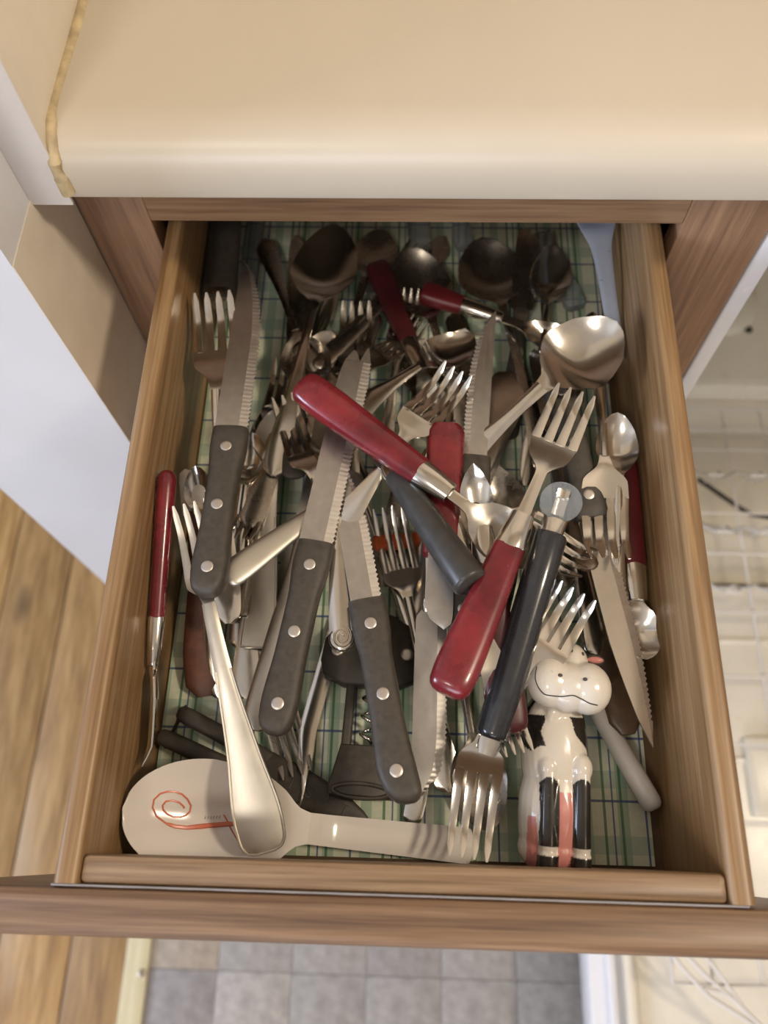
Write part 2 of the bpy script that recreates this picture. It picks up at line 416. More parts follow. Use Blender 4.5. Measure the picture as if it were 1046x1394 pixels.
def red_utensil(L, hl=.10, fl=.022, head='fork', hw=.0092, hh=.0068, mat='red', hw2=.0125, headlen=.058, tl=.036, round_=False, bw=.017, depth=.006):
    """moulded handle, steel ferrule, fork or spoon head"""
    s = np.concatenate([[0, .01, .03, .06], np.linspace(.12, 1, 14)])
    w = cur([0, .01, .03, .06, .16, .6, 1], [.45, .70, .88, .97, 1.03, .92, .76], s) * hw
    h = cur([0, .02, .06, .5, 1], [.45, .8, 1, .92, .82], s) * hh
    z = hh + .0005
    P = [('handle', bar([(a * hl, 0, z, float(b), float(c)) for a, b, c in zip(s, w, h)], 20, 2.0 if round_ else 3.0), mat, []),
         ('ferrule', bar([(hl - .002, 0, z, w[-1] * .96, hh * .78), (hl, 0, z, w[-1] * 1.03, hh * .86), (hl + fl * .5, 0, z, w[-1] * .92, hh * .74), (hl + fl, 0, z, w[-1] * .78, hh * .58), (hl + fl + .0008, 0, z, w[-1] * .6, hh * .4)], 20, 2.2), 'steel', [])]
    yf = hl + fl - .002; tn = 1 - headlen / L
    def zz(t): return float(cur([yf / L, tn, tn + (1 - tn) * .45, tn + (1 - tn) * .8, 1], [z, z - .0005, .0035, .0032, .0078], t))
    if head == 'fork':
        yr = L - tl; ys = np.linspace(yf, yr, 20)
        ww = cur([yf, max(yf + .004, tn * L), tn * L + .5 * (yr - tn * L), yr], [.0040, .0032, hw2 * .82, hw2], ys)
        P.append(('head', sheet([(y, 0, zz(y / L), float(a), .0022, .0008) for y, a in zip(ys, ww)], 9, .4), 'steel', []))
        pitch = 2 * hw2 / (4 + 3 * .32); step = pitch * 1.32
        for i in range(4):
            xc = -hw2 + pitch / 2 + i * step
            P.append(('tine', sheet([(y, xc, zz(y / L), pitch / 2 * (1 - .4 * k) if k < .98 else pitch * .1, .0018 - .0007 * k, 0) for k, y in ((k, yr - .0012 + (tl + .0012) * k) for k in np.linspace(0, 1, 8))], 5, .3), 'steel', []))
    elif head == 'spoon':
        ys = np.concatenate([np.linspace(yf, tn * L, 5)[:-1], np.linspace(tn * L, L, 22)])
        a = np.clip((ys - tn * L) / (L - tn * L), 0, 1)
        ww = cur([0, .1, .25, .52, .75, .92, 1], [.0033, .0042, bw * .72, bw, bw * .84, bw * .45, .0006], a)
        dd = cur([0, .15, .5, .85, 1], [0, .15, 1, .4, 0], a) * depth
        P.append(('bowl', sheet([(y, 0, zz(y / L) + .003 * q, float(b), .0016, float(c)) for y, b, c, q in zip(ys, ww, dd, a)], 13, .3), 'steel', []))
    return P

def tube_knife(L, hl=.125, r=.0088, mat='black', taper=.85, head='blade', bw=.009, side=1, loop=False):
    s = [0, .012, .03, .3, .7, .985, 1]
    z = r
    P = [('handle', bar([(a * hl, 0, z, r * k * (1 - (1 - taper) * a), r * k * (1 - (1 - taper) * a)) for a, k in zip(s, (.8, .96, 1, 1, 1, 1, .92))], 24, 2), mat, [])]
    P.append(('collar', bar([(hl - .002, 0, z, r * .72, r * .72), (hl + .004, 0, z, r * .70, r * .55), (hl + .010, 0, z, bw * .8, r * .22)], 20, 2), 'steel', []))
    if loop:
        yc = hl + .008 + (L - hl - .008) * .5; ry = (L - hl - .008) * .5; rx = .0120
        o = [(rx * math.cos(a), yc + ry * math.sin(a)) for a in np.linspace(0, 2 * math.pi, 28, endpoint=False)]
        i = [(rx * .36 * math.cos(a), yc + ry * .45 + ry * .28 * math.sin(a)) for a in np.linspace(0, 2 * math.pi, 28, endpoint=False)]
        P.append(('hanging_loop', flat_ring(o, i, z - .002, z + .0022), 'clear', []))
        P.append(('swivel_blade', sheet([(yc - ry * .7 + 1.4 * ry * q, 0, z + .0006, .0036, .001, .001) for q in np.linspace(0, 1, 7)], 7), 'steel', []))
        P.append(('end_tab', sheet([(-.009, 0, z, .005, .002, -.001), (-.004, 0, z, .006, .0022, -.001), (.002, 0, z, .0062, .0022, -.001)], 7), 'steel', []))
    elif L > hl + .02:
        P.append(('blade', blade_mesh(hl + .006, L, bw, side, 'round', False, z=z), 'blade', []))
    return P

def rod_spreader(L, hl=.075, r=.0062, mat='white_plastic', fl=.018):
    z = r
    s = [0, .02, .06, .3, 1]
    return [('handle', bar([(a * hl, 0, z, r * k, r * k) for a, k in zip(s, (.55, .85, 1, 1, .92))], 20, 2), mat, []),
            ('ferrule', bar([(hl - .001, 0, z, r * 1.05, r * 1.05), (hl + fl, 0, z, r * .95, r * .9), (hl + fl + .001, 0, z, r * .5, r * .4)], 20, 2), 'black', []),
            ('blade', blade_mesh(hl + fl, L, .008, 1, 'round', False, z=z), 'blade', [])]

def flat_handle_knife(L, hl=.10, hw=.0105, hh=.004, mat='clear', bmat='blade', hole=None, bw=.009, rivets=(), blade=True, cap=False):
    s = [0, .01, .03, .07, .3, .7, 1]; z = hh + .0004
    P = [('handle', bar([(a * hl, 0, z, hw * k, hh * (.6 if a == 0 else 1)) for a, k in zip(s, (.5, .72, .88, 1, .95, .9, .92))], 20, 3.6), mat,
          [('rivet', disc(0, r * hl, z + hh - .0006, .0036, .0012), 'rivet') for r in rivets])]
    if cap: P.append(('end_cap', bar([(-.002, 0, z, hw * .55, hh * .8), (.004, 0, z, hw * .80, hh * 1.05), (.009, 0, z, hw * .92, hh * 1.06)], 18, 3), 'dark_steel', []))
    if blade: P.append(('blade', blade_mesh(hl - .003, L, bw, 1, 'round', False, z=z), bmat, []))
    return P

def wood_spoon(L, bw=.011, mat='brown'):
    s = np.linspace(0, 1, 18)
    w = cur([0, .02, .06, .2, .4, .7, 1], [.4, .72, .95, 1, .8, .42, .40], s) * bw
    return [('handle', bar([(a * L * .8, 0, .0042, float(b), .0038 * (.5 if a == 0 else 1)) for a, b in zip(s, w)], 18, 2.6), mat, []),
            ('blade', blade_mesh(L * .8 - .004, L, .008, 1, 'round', False, z=.0042), 'blade', [])]

def bent_handle(L, mat='steel'):
    s = np.linspace(0, 1, 26)
    w = cur([0, .03, .3, .62, .74, .82, 1], [.003, .0050, .0054, .0054, .0045, .0022, .0012], s)
    x = cur([0, .62, .76, .9, 1], [0, 0, -.004, -.0075, -.006], s)
    z = cur([0, .6, .8, 1], [.003, .005, .008, .004], s)
    return [('handle', sheet([(a * L, float(b), float(c), float(d), .002 + .002 * (a > .8), 0) for a, b, c, d in zip(s, x, z, w)], 7), mat, [])]

def ladle(L, bw=.0300, bl=.100, mat='white_gloss', hw=.0098, depth=.016):
    tn = 1 - bl / L
    def zt(t): return float(cur([0, .15, .42, tn, tn + .05, 1], [.004, .0048, .008, .0165, .0175, .0185], t))
    s = np.concatenate([[0, .006, .02], np.linspace(.05, tn, 16)])
    P = [('handle', sheet([(a * L, 0, zt(a), hw * (.7 if a == 0 else .93 if a < .01 else 1 - .18 * a / tn), .0042 - .0020 * a / tn, -.0015 * (1 - a / tn)) for a in s], 9, .7 - .2), mat, [])]
    q = np.concatenate([np.linspace(0, .9, 30), 1 - .1 * np.cos(np.linspace(0, math.pi / 2, 12))[1:] ** 1])
    q = np.sort(q)
    w = [float(cur([0, .06, .16, .34, .56], [hw * .82, hw * 1.0, bw * .62, bw * .92, bw], a)) if a < .56 else max(.0008, bw * math.sqrt(max(0, 1 - ((a - .56) / .44) ** 2))) for a in q]
    d = cur([0, .1, .3, .55, .85, 1], [0, .08, .7, 1, .5, 0.0], q) * depth
    P.append(('bowl', sheet([(tn * L + bl * a, 0, zt(tn + (1 - tn) * a), float(b), .0022, float(c)) for a, b, c in zip(q, w, d)], 21, .5), mat, []))
    def on(u, v):       # a point on the dished surface: u from the neck, v across
        a = min(max(u / bl, 0), 1); b = float(np.interp(a, q, w)); c = float(np.interp(a, q, d))
        return (v, tn * L + u, zt(tn + (1 - tn) * a) - c * (1 - (v / b) ** 2) + .0012)
    curl = [(955, 350), (800, 365), (600, 400), (400, 440), (290, 440), (200, 420), (100, 365), (50, 290), (50, 220), (95, 160), (160, 132), (230, 125), (300, 140), (360, 180), (402, 235), (400, 290), (370, 328), (330, 348), (260, 355),
            (190, 335), (150, 300), (138, 265), (160, 222), (220, 205), (290, 220), (335, 250), (350, 285)]
    def uv(x, y): return ((412 - 200 - x / 7.47) / 2400, (330 - y) / 7.47 / 2400)
    pts = []; rad = []
    for k in range(len(curl) - 1):
        for f in (0, .5):
            x = curl[k][0] * (1 - f) + curl[k + 1][0] * f; y = curl[k][1] * (1 - f) + curl[k + 1][1] * f
            pts.append(on(*uv(x, y))); rad.append(.00135 * min(1, .6 + .4 * k) if k < 3 else .00105 if k < 5 else .0005)
    P[1][3].append(('logo_curl', wire(pts, rad, 6), 'logo_red'))
    P[1][3].append(('logo_tick', wire([on(*uv(*p)) for p in ((735, 285), (770, 325), (830, 410), (885, 475), (935, 530))], .0004, 5), 'logo_red'))
    mk = [wire([on(*uv(560 + 28 * i, 318 - 4 * i)), on(*uv(556 + 28 * i, 345 - 4 * i))], .00022, 4) for i in range(6)]
    P[1][3].append(('logo_lettering', merge(*mk), 'logo_grey'))
    return P

def corkscrew(L=.112):
    """black frame seen flat: cross head with two pivots, window with the worm, flared foot"""
    out = [(-.016, 0), (.016, 0), (.0175, .006), (.0155, .018), (.0135, .035), (.0130, .055), (.0165, .066), (.029, .071), (.0315, .078), (.030, .092), (.022, .104), (.010, .110),
           (-.010, .110), (-.022, .104), (-.030, .092), (-.0315, .078), (-.029, .071), (-.0165, .066), (-.0130, .055), (-.0135, .035), (-.0155, .018), (-.0175, .006)]
    inn = rrect(-.0082, .0082, .026, .066, .003, 5)[:22]
    # body in four pieces around the window
    def pl(o, z0, z1): return plate(o, z0, z1, .0012)
    head = pl([(-.0165, .064), (.0165, .064), (.029, .070), (.0315, .078), (.030, .092), (.022, .104), (.010, .110), (-.010, .110), (-.022, .104), (-.030, .092), (-.0315, .078), (-.029, .070)], .001, .013)
    foot = pl([(-.0185, 0), (.0185, 0), (.0195, .005), (.0165, .018), (.0142, .029), (-.0142, .029), (-.0165, .018), (-.0195, .005)], .001, .012)
    P = [('frame', merge(head, foot, box(-.0142, -.0085, .026, .067, .002, .011, .0015), box(.0085, .0142, .026, .067, .002, .011, .0015)), 'black', [])]
    for sx in (-1, 1): P.append(('pivot', disc(sx * .0215, .0845, .0125, .0040, .0022), 'rivet', []))
    worm = [(.0034 * math.cos(a), .031 + .034 * a / (2 * math.pi * 3.2), .0065 + .0034 * math.sin(a)) for a in np.linspace(0, 2 * math.pi * 3.2, 70)]
    P.append(('worm', wire(worm, .0011, 8), 'steel', []))
    P.append(('foot_ring', wire([(.0165 * math.cos(a), .003 + .004 * math.sin(a), .0125) for a in np.linspace(0, 2 * math.pi, 26, endpoint=False)], .0012, 6, True), 'black', []))
    return P

LET = {'I': [[(.5, 0), (.5, 1)]], 'S': [[(.9, .85), (.6, 1), (.2, .9), (.15, .65), (.5, .5), (.85, .35), (.8, .1), (.4, 0), (.1, .15)]], 'T': [[(.5, 0), (.5, 1)], [(.1, 1), (.9, 1)]]}
def slotted_bar(L=.125):
    """black two-bar handle running into one flat blade with raised lettering"""
    def bargeo(x0, x1, y0, y1, w): return bar([(y0 + (y1 - y0) * a, x0 + (x1 - x0) * a, .0062, w * k, .0055 * kk) for a, k, kk in ((0, .6, .6), (.03, .9, .95), (.1, 1, 1), (.9, 1, 1), (1, .9, .8))], 16, 3)
    P = [('side_bar', bargeo(.0085, .0065, 0, L * .52, .0052), 'black', []), ('side_bar', bargeo(-.0085, -.0065, .004, L * .52, .0052), 'black', []),
         ('bridge', bar([(.006, -.010, .0062, .004, .004), (.006 + .001, .010, .0062, .004, .004)], 12, 3), 'black', [])]
    st = [(L * (.48 + .52 * a), 0, .0062, w, h) for a, w, h in ((0, .0095, .004), (.05, .0118, .0055), (.4, .0112, .0052), (.75, .0085, .004), (.95, .004, .003), (1, .002, .0018))]
    subs = []
    for i, ch in enumerate('ISIT'):
        y0 = L * (.62 + .085 * i); g = []
        for line in LET[ch]:
            g.append(wire([(.003 - 0.006 * v, y0 + .0052 * u, .0063 + float(cur([0, .05, .4, .75, 1], [.004, .0055, .0052, .004, .002], (y0 / L - .48) / .52))) for u, v in line], .0004, 5))
        subs.append(('letter', merge(*g), 'grey_print'))
    P.append(('blade', bar(st, 18, 3), 'black', subs))
    return P

def plastic_ladle(L, mat='milky'):
    s = np.linspace(0, 1, 30)
    w = cur([0, .02, .3, .48, .60, .76, .92, 1], [.003, .0048, .0056, .0072, .0125, .019, .017, .003], s)
    z = cur([0, .5, .75, 1], [.004, .010, .010, .012], s); d = cur([0, .55, .8, 1], [0, 0, .006, 0], s)
    n = int(30 * .6)
    mk = lambda a, b: sheet([(s[i] * L, 0, float(z[i]), float(w[i]), .0026, float(d[i])) for i in range(a, b)], 11, .5)
    return [('handle', mk(0, n), mat, []), ('bowl', mk(n - 1, 30), mat, []),
            ('broken_tip', bar([(-.012, .001, .004, .003, .0015), (-.004, .001, .004, .0042, .0018)], 10, 2.5), mat, [])]

def clip_strip(L, mat='orange'):
    return [('strip', bar([(a * L, 0, .004, .0055 * k, .003) for a, k in ((0, .7), (.05, 1), (.95, 1), (1, .7))], 14, 3), mat, [])]

# ---------------- object helpers ----------------
def to_mesh(name, geo, mat, flat=False, ang=42):
    V, F = geo
    m = bpy.data.meshes.new(name); m.from_pydata([tuple(map(float, v)) for v in V], [], F); m.validate()
    b = bmesh.new(); b.from_mesh(m); bmesh.ops.recalc_face_normals(b, faces=b.faces); b.to_mesh(m); b.free()
    if not flat:
        m.shade_smooth(); m.set_sharp_from_angle(angle=R2(ang))
    m.materials.append(MATS[mat]); return m
def obj(name, geo, mat, parent=None, flat=False, ang=42):
    o = bpy.data.objects.new(name, to_mesh(name, geo, mat, flat, ang)); COL.objects.link(o)
    if parent is not None: o.parent = parent
    return o
def tag(o, label=None, cat=None, group=None, kind=None):
    for k, v in (('label', label), ('category', cat), ('group', group), ('kind', kind)):
        if v: o[k] = v
    return o
def thing(name, label, cat, loc=(0, 0, 0), group=None):
    o = bpy.data.objects.new(name, None); COL.objects.link(o); o.location = loc; o.empty_display_size = .02
    return tag(o, label, cat, group)
def struct(name, geo, mat, flat=True): return tag(obj(name, geo, mat, None, flat), kind='structure')
def inst(src, name, parent, loc):
    o = src.copy(); o.name = name; o.parent = parent; o.location = loc; COL.objects.link(o); return o

W, HS, T = .300, .097, .012          # drawer inner width, side height, side thickness
ZF = -.78                            # room floor, measured from the drawer bottom

# ---------------- the room ----------------
struct('wall_back', box(-.21, 2.4, .96, 1.0, ZF, 1.65), 'room_paint')
struct('wall_right', box(2.4, 2.45, -2.6, 1.0, ZF, 1.65), 'room_paint')
struct('wall_front', box(-2.6, 2.4, -2.65, -2.6, ZF, 1.65), 'room_paint')
struct('wall_left', box(-2.65, -2.6, -2.6, 2.2, ZF, 1.65), 'room_paint')
struct('ceiling', box(-2.6, 2.4, -2.6, 2.2, 1.65, 1.70), 'ceiling_paint')
struct('wall_partition', box(-.205, -.0632, .2865, .96, ZF, 1.65), 'white_paint')
tag(obj('trim_1', box(-.0632, -.0626, .2866, .375, ZF, .1655), 'cream_paint', None, True), kind='structure')

fl = struct('floor', box(-2.6, 2.4, -2.6, 2.2, ZF - .03, ZF - .006), 'grout')
pm = [to_mesh('plank', box(0, .1025, -.9, 1.35, -.006, .0, .0012), 'pine_plank_%s' % c) for c in 'abcd']
for k in range(9):
    o = bpy.data.objects.new('plank', pm[(k * 3 + 1) % 4]); COL.objects.link(o); o.parent = fl; o.location = (-.3215 - .105 * k + .0008 + (.0 if k else 0), (-.31, .12, -.07, .22, -.2)[k % 5], ZF)
o = obj('plank', box(-.2185, -.2155, -.9, 1.35, ZF - .006, ZF, .0005), 'pine_plank_b', fl)
tm = [to_mesh('tile', box(.0003, .1047, .0003, .0997, -.006, 0, .0006), n) for n in ('tile_grey', 'tile_warm', 'tile_pale', 'tile_dusk')]
rt = random.Random(4)
for i in range(6):
    for j in range(8):
        o = bpy.data.objects.new('tile', tm[rt.choice([0, 0, 0, 1, 2, 3, 3])]); COL.objects.link(o); o.parent = fl
        o.location = (-.2125 + .105 * i, -.555 + .100 * j, ZF)
st = tag(obj('trim_2', merge(box(-.2395, -.2045, -.9, .2, ZF, ZF + .004, .0015), box(-.2240, -.2050, -.9, .2, ZF + .003, ZF + .0065, .0015)), 'cream_metal'), kind='structure')
o = obj('screw', disc(-.2120, -.1615, ZF + .0062, .0062, .0018, 18), 'brass', st)
obj('screw_slot', merge(box(-.2158, -.2082, -.1622, -.1608, ZF + .0078, ZF + .0083), box(-.2127, -.2113, -.1653, -.1577, ZF + .0078, ZF + .0083)), 'dark_rubber', o, True)

# ---------------- cabinet, worktop, splash ----------------
cab = thing('base_cabinet', 'brown stained wooden base cabinet around the open drawer', 'cabinet', (.157, .376, ZF))
def part(name, geo, mat, parent, flat=False, **k):
    o = obj(name, geo, mat, parent, flat, **k); p = parent
    off = Vector((0, 0, 0))
    while p is not None: off += p.location; p = p.parent
    o.location = -off; return o
part('stile', box(-.0625, -.0190, .376, .395, ZF + .1, .1665, .001), 'stained_vertical', cab)
part('stile', box(.3215, .3772, .376, .395, ZF + .1, .1665, .001), 'stained_vertical', cab)
part('top_rail', box(-.0190, .3215, .376, .395, .1045, .1665, .001), 'stained_cross', cab)
part('lower_rail', box(-.0190, .3215, .377, .395, -.06, -.022, .001), 'stained_cross', cab)
dr_ = part('door', box(-.03, .332, .357, .3755, ZF + .13, -.045, .003), 'stained_vertical', cab)
part('door_panel', box(.02, .282, .353, .3575, ZF + .19, -.10, .004), 'stained_vertical', dr_)
part('side_panel', box(-.0625, -.050, .395, .955, ZF + .1, .1665), 'stained_vertical', cab)
part('side_panel', box(.3645, .377, .395, .955, ZF + .1, .1665), 'stained_vertical', cab)
part('back_panel', box(-.05, .3645, .945, .955, ZF + .1, .1665), 'hardboard', cab)
part('toe_kick', box(-.0625, .377, .43, .445, ZF, ZF + .1), 'stained_cross', cab)

def counter():
    prof = [(.955, .2050), (.361, .2050), (.352, .2042), (.344, .2015), (.3375, .1965), (.334, .1900), (.333, .1835), (.333, .1690), (.3335, .1678), (.3345, .1672), (.372, .1672), (.374, .1690), (.376, .1690), (.955, .1690)]
    return skin([[(x, y, z) for y, z in prof] for x in np.linspace(-.0385, 1.1, 3)])
tag(obj('countertop', counter(), 'counter_laminate', None, False, 30), 'cream laminate countertop with rounded white front edge above the drawer', 'countertop')
sp = thing('side_splash', 'cream splash board on the left wall with white front edge', 'splash board', (-.052, .65, .162))
part('board', box(-.0622, -.0400, .3345, .955, .1640, .42, .001), 'cream_paint', sp)
part('edge_strip', box(-.0632, -.0395, .3325, .3344, .1625, .42, .0005), 'white_trim', sp)
cl = []
for k in range(40):
    y = .955 - .60 * k / 39
    cl.append((-.0388 + .0008 * math.sin(k * .6), y, .2035 + .0003 * math.sin(k * .7)))
for y, z in ((.348, .2035), (.3395, .199), (.3335, .191), (.3325, .182), (.3325, .172)): cl.append((-.0388, y, z))
tag(obj('caulk_bead', wire(cl, [.0036 + .0004 * math.sin(i * .45) for i in range(len(cl))], 10), 'caulk'), 'yellowed caulk bead along the joint of countertop and splash board', 'caulk')

# two small things at the far right of the worktop
g = thing('glass_jar', 'small clear glass jar at the back right of the countertop', 'jar', (.3815, .512, .2052))
prof = [(.0, .0), (.020, .0), (.0228, .003), (.0232, .012), (.0232, .048), (.0205, .054), (.0205, .060)]
def lathe(prof, n=28):
    return skin([[(r * math.cos(2 * math.pi * j / n) if r else 0.0001 * math.cos(2 * math.pi * j / n), r * math.sin(2 * math.pi * j / n) if r else .0001 * math.sin(2 * math.pi * j / n), z) for j in range(n)] for r, z in prof])
obj('body', lathe(prof[1:] + [(.0180, .060), (.0180, .054), (.0205, .046), (.0205, .008), (.0190, .004)]), 'clear', g)
obj('lid', lathe([(.0218, .0605), (.0222, .062), (.0222, .071), (.0205, .0735), (.010, .0738)]), 'rack_vinyl', g)
k = thing('pot_lid_stand', 'round brown wooden lid stand at the right edge of the countertop', 'lid stand', (.3865, .4385, .2052))
obj('base', lathe([(.0175, 0), (.0180, .002), (.0150, .006), (.0095, .010), (.0090, .016)]), 'terracotta', k)
obj('cap', lathe([(.0090, .016), (.0165, .020), (.0190, .027), (.0175, .034), (.0110, .0385), (.003, .0398)]), 'terracotta', k)

# ---------------- the drawer ----------------
dw = thing('drawer', 'open oak drawer full of loose cutlery', 'drawer', (.15, .2, -.006))
def side(x0, x1):
    r = .0042; P = []
    for cx, a0 in ((x1 - r, 0), (x0 + r, 90)):
        for k in range(6):
            a = R2(a0 + 90 * k / 5); P.append((cx + r * math.cos(a), HS - r + r * math.sin(a)))
    P += [(x0, -.012), (x1, -.012)]
    return skin([[(x, y, z) for x, z in P] for y in (-.0128, .20, .49)])
part('side', side(-T, 0), 'oak_side', dw); part('side', side(W, W + T), 'oak_side', dw)
part('inner_front', box(0.0002, W - .0002, -.0128, 0, -.012, HS - .002, .0028), 'oak_front', dw)
part('back', box(0, W, .478, .49, -.006, HS - .012, .001), 'oak_front', dw)
part('bottom', box(0, W, 0, .478, -.006, -.0005), 'hardboard', dw)
ff = part('front_board', box(-.075, .372, -.0345, -.0140, -.075, HS + .0005, .0035), 'oak_face', dw)
part('seam_highlight', wire([(-.012 + .008 * i, -.0134, HS - .001 + .0004 * math.sin(i * 1.9)) for i in range(41)], .0005, 6), 'highlight_grey', ff)  # thin line standing in for the highlight on the seam
tag(obj('drawer_liner', box(.0015, W - .0050, .0015, .474, 0, .0010), 'plaid_paper', None, True), 'pale green plaid paper liner with blue lines on the drawer bottom', 'liner')

# ---------------- the open dishwasher ----------------
ds = thing('dishwasher', 'open white dishwasher with its lower rack pulled out, right of the drawer', 'dishwasher', (.66, .376, ZF))
tubw = merge(box(.389, .393, .392, .93, -.66, .15), box(.389, .985, .926, .93, -.66, .15), box(.981, .985, .392, .93, -.66, .15), box(.389, .985, .392, .93, -.664, -.655), box(.389, .985, .392, .93, .146, .150))
part('tub', tubw, 'enamel', ds, True)
part('tub_step', box(.393, .981, .64, .926, -.655, -.50, .012), 'enamel', ds)
part('sump_cover', disc(.62, .78, -.50, .05, .018, 28), 'enamel', ds)
part('front_flange', box(.3795, .3925, .377, .395, -.66, .158, .002), 'white_enamel', ds)
rl = part('rail_roller', bar([(.400, .3975, .022, .0045, .016), (.404, .3975, .022, .0052, .018), (.432, .3975, .012, .0052, .018), (.437, .3975, .010, .004, .014)], 18, 2.6), 'white_enamel', ds)
rl = part('rail_roller', bar([(.400, .3985, -.022, .0050, .012), (.404, .3985, -.022, .0060, .014), (.420, .3985, -.028, .0060, .014), (.424, .3985, -.028, .004, .011)], 18, 2.6), 'white_enamel', ds)
part('vent_plug', disc(.655, .74, -.4998, .0060, .0020), 'dark_rubber', ds)
dd = part('door', box(.3785, .985, -.42, .374, -.665, -.612, .004), 'white_enamel', ds)
part('door_lip', box(.3990, .4100, -.41, .372, -.613, -.600, .004), 'white_enamel', dd)
part('door_lip', box(.4180, .4320, -.41, .372, -.613, -.594, .005), 'enamel', dd)
part('inner_panel', box(.4330, .980, -.36, .372, -.6135, -.606, .003), 'enamel', dd)
part('panel_rib', merge(*[box(.436, .975, y - .004, y + .004, -.607, -.602, .002) for y in (-.25, -.05, .13, .29)]), 'enamel', dd)
part('detergent_cup', box(.60, .74, .06, .16, -.607, -.590, .006), 'enamel', dd)
rk = part('lower_rack', wire([(.455, .62, -.53), (.455, -.12, -.53), (.94, -.12, -.53), (.94, .62, -.53)], .0028, 8, True), 'rack_vinyl', ds)
for y in (.585, .552, .452, .392, .31, .225, .14, .05, -.04):
    part('rack_wire', wire([(.455, y, -.44), (.455, y, -.50), (.475, y, -.528), (.92, y, -.528), (.94, y, -.50), (.94, y, -.44)], .0019, 6), 'rack_vinyl', rk)
for x in (.50, .555, .61, .665, .72):
    part('rack_wire', wire([(x, .62, -.532), (x, -.12, -.532)], .0019, 6), 'rack_vinyl', rk)
for x in (.53, .585, .64, .695):
    for y in (.50, .42, .34):
        part('rack_tine', wire([(x, y, -.528), (x + .004, y - .012, -.47), (x + .012, y - .03, -.445), (x + .03, y - .03, -.445), (x + .036, y - .012, -.47), (x + .04, y, -.528)], .0017, 6), 'rack_vinyl', rk)
part('spray_arm', wire([(0.5724, 0.5197, -0.56), (0.6244, 0.4761, -0.56), (0.6404, 0.4649, -0.56), (0.6647, 0.4608, -0.56), (0.7182, 0.4482, -0.56)], .0035, 8), 'dark_rubber', ds)
hb = part('basket_handle', wire([(0.4469, -0.0809, -0.52), (0.4645, -0.1042, -0.52), (0.4894, -0.1302, -0.52), (0.5225, -0.1485, -0.52), (0.5581, -0.1717, -0.52)], .0026, 8), 'rack_vinyl', ds)
part('handle_bar', wire([(0.4608, -0.0805, -0.52), (0.4866, -0.1085, -0.52), (0.5168, -0.1335, -0.52), (0.5446, -0.1587, -0.52), (0.5575, -0.1751, -0.52)], .0026, 8), 'rack_vinyl', hb)
part('handle_bar', wire([(0.4821, -0.0799, -0.52), (0.5077, -0.1128, -0.52), (0.5274, -0.1422, -0.52), (0.5474, -0.1654, -0.52)], .0022, 8), 'rack_vinyl', hb)
part('handle_bar', wire([(0.4848, -0.1227, -0.52), (0.5058, -0.1269, -0.52), (0.5186, -0.1321, -0.52)], .0024, 8), 'rack_vinyl', hb)

# ---------------- the cow ----------------
def cow(L):
    s = 1.0
    body = merge(ellipsoid((0, .028, .0205), (.0215, .040, .0195)), ellipsoid((.0005, .060, .0205), (.0210, .034, .0185)), ellipsoid((0, .074, .0190), (.0205, .021, .0165)), ellipsoid((0, .010, .020), (.0212, .014, .0185)),
                 bar([(.070, -.003, .0285, .006, .006), (.078, -.003, .0295, .0065, .007), (.092, .002, .031, .0075, .008)], 16, 2),
                 ellipsoid((-.0052, .0985, .0365), (.0150, .0145, .0125)), ellipsoid((.0172, .0960, .0365), (.0150, .0145, .0125)), ellipsoid((.0055, .0960, .0365), (.0165, .0140, .0122)),
                 ellipsoid((.0095, .109, .0270), (.0105, .0125, .0115)), ellipsoid((.002, .085, .023), (.012, .022, .013)))
    for x in (-.0052, .0146):
        body = merge(body, bar([(.0004, x, .0340, .0048, .0048), (.0022, x, .0352, .0058, .0058), (.0085, x, .0354, .0060, .0058), (.0100, x, .0350, .0052, .0050), (.0125, x, .0352, .0056, .0056), (.045, x, .0350, .0052, .0054), (.050, x, .0345, .0052, .0054)], 18, 2.2), ellipsoid((x, .053, .0315), (.0072, .0085, .0085)))
    m = bpy.data.meshes.new('tmp'); m.from_pydata([tuple(map(float, v)) for v in body[0]], [], body[1])
    b = bmesh.new(); b.from_mesh(m); bmesh.ops.recalc_face_normals(b, faces=b.faces); b.to_mesh(m); b.free()
    o = bpy.data.objects.new('tmp', m); COL.objects.link(o)
    r = o.modifiers.new('r', 'REMESH'); r.mode = 'VOXEL'; r.voxel_size = .00075
    s_ = o.modifiers.new('s', 'SMOOTH'); s_.factor = .5; s_.iterations = 4
    bpy.context.view_layer.update(); dg = bpy.context.evaluated_depsgraph_get()
    me = bpy.data.meshes.new_from_object(o.evaluated_get(dg)); bpy.data.objects.remove(o); me.name = 'body'
    A = me.color_attributes.new('paint', 'FLOAT_COLOR', 'POINT')
    WHT, BLK, PNK = (.70, .645, .56, 1), (.020, .017, .014, 1), (.60, .24, .21, 1)
    for i, v in enumerate(me.vertices):
        x, y, z = v.co; c = WHT
        leg = min(abs(x + .0052), abs(x - .0146))
        if y < .0405 and .0002 < x < .0093 and z > .02 and leg > .0048: c = PNK
        if y < .027 and -.0170 < x < -.0108 - max(0, (y - .012)) * .12 and z > .02: c = PNK
        if leg < .0062 and z > .0302 and y < .049:
            if .0128 < y < .0482 - .0035 * (leg / .0055) ** 2 and leg < .0056: c = BLK
            elif y < .0084: c = BLK
        if y < .0905 and not (y > .080 and z > .0265):
            wob = .0012 * math.sin(y * 420)
            if y > .0625 + .0015 * math.sin(x * 500) and x < -.0090 + wob: c = BLK
            if y > .058 and x > .0030 + (.0845 - y) * .66 + wob: c = BLK
            if z < .012 and y > .05: c = BLK
        if y > .1135 and x < .0058 and z > .022: c = BLK
        A.data[i].color = c
    me.shade_smooth(); me.materials.append(MATS['glazed_paint'])
    return me
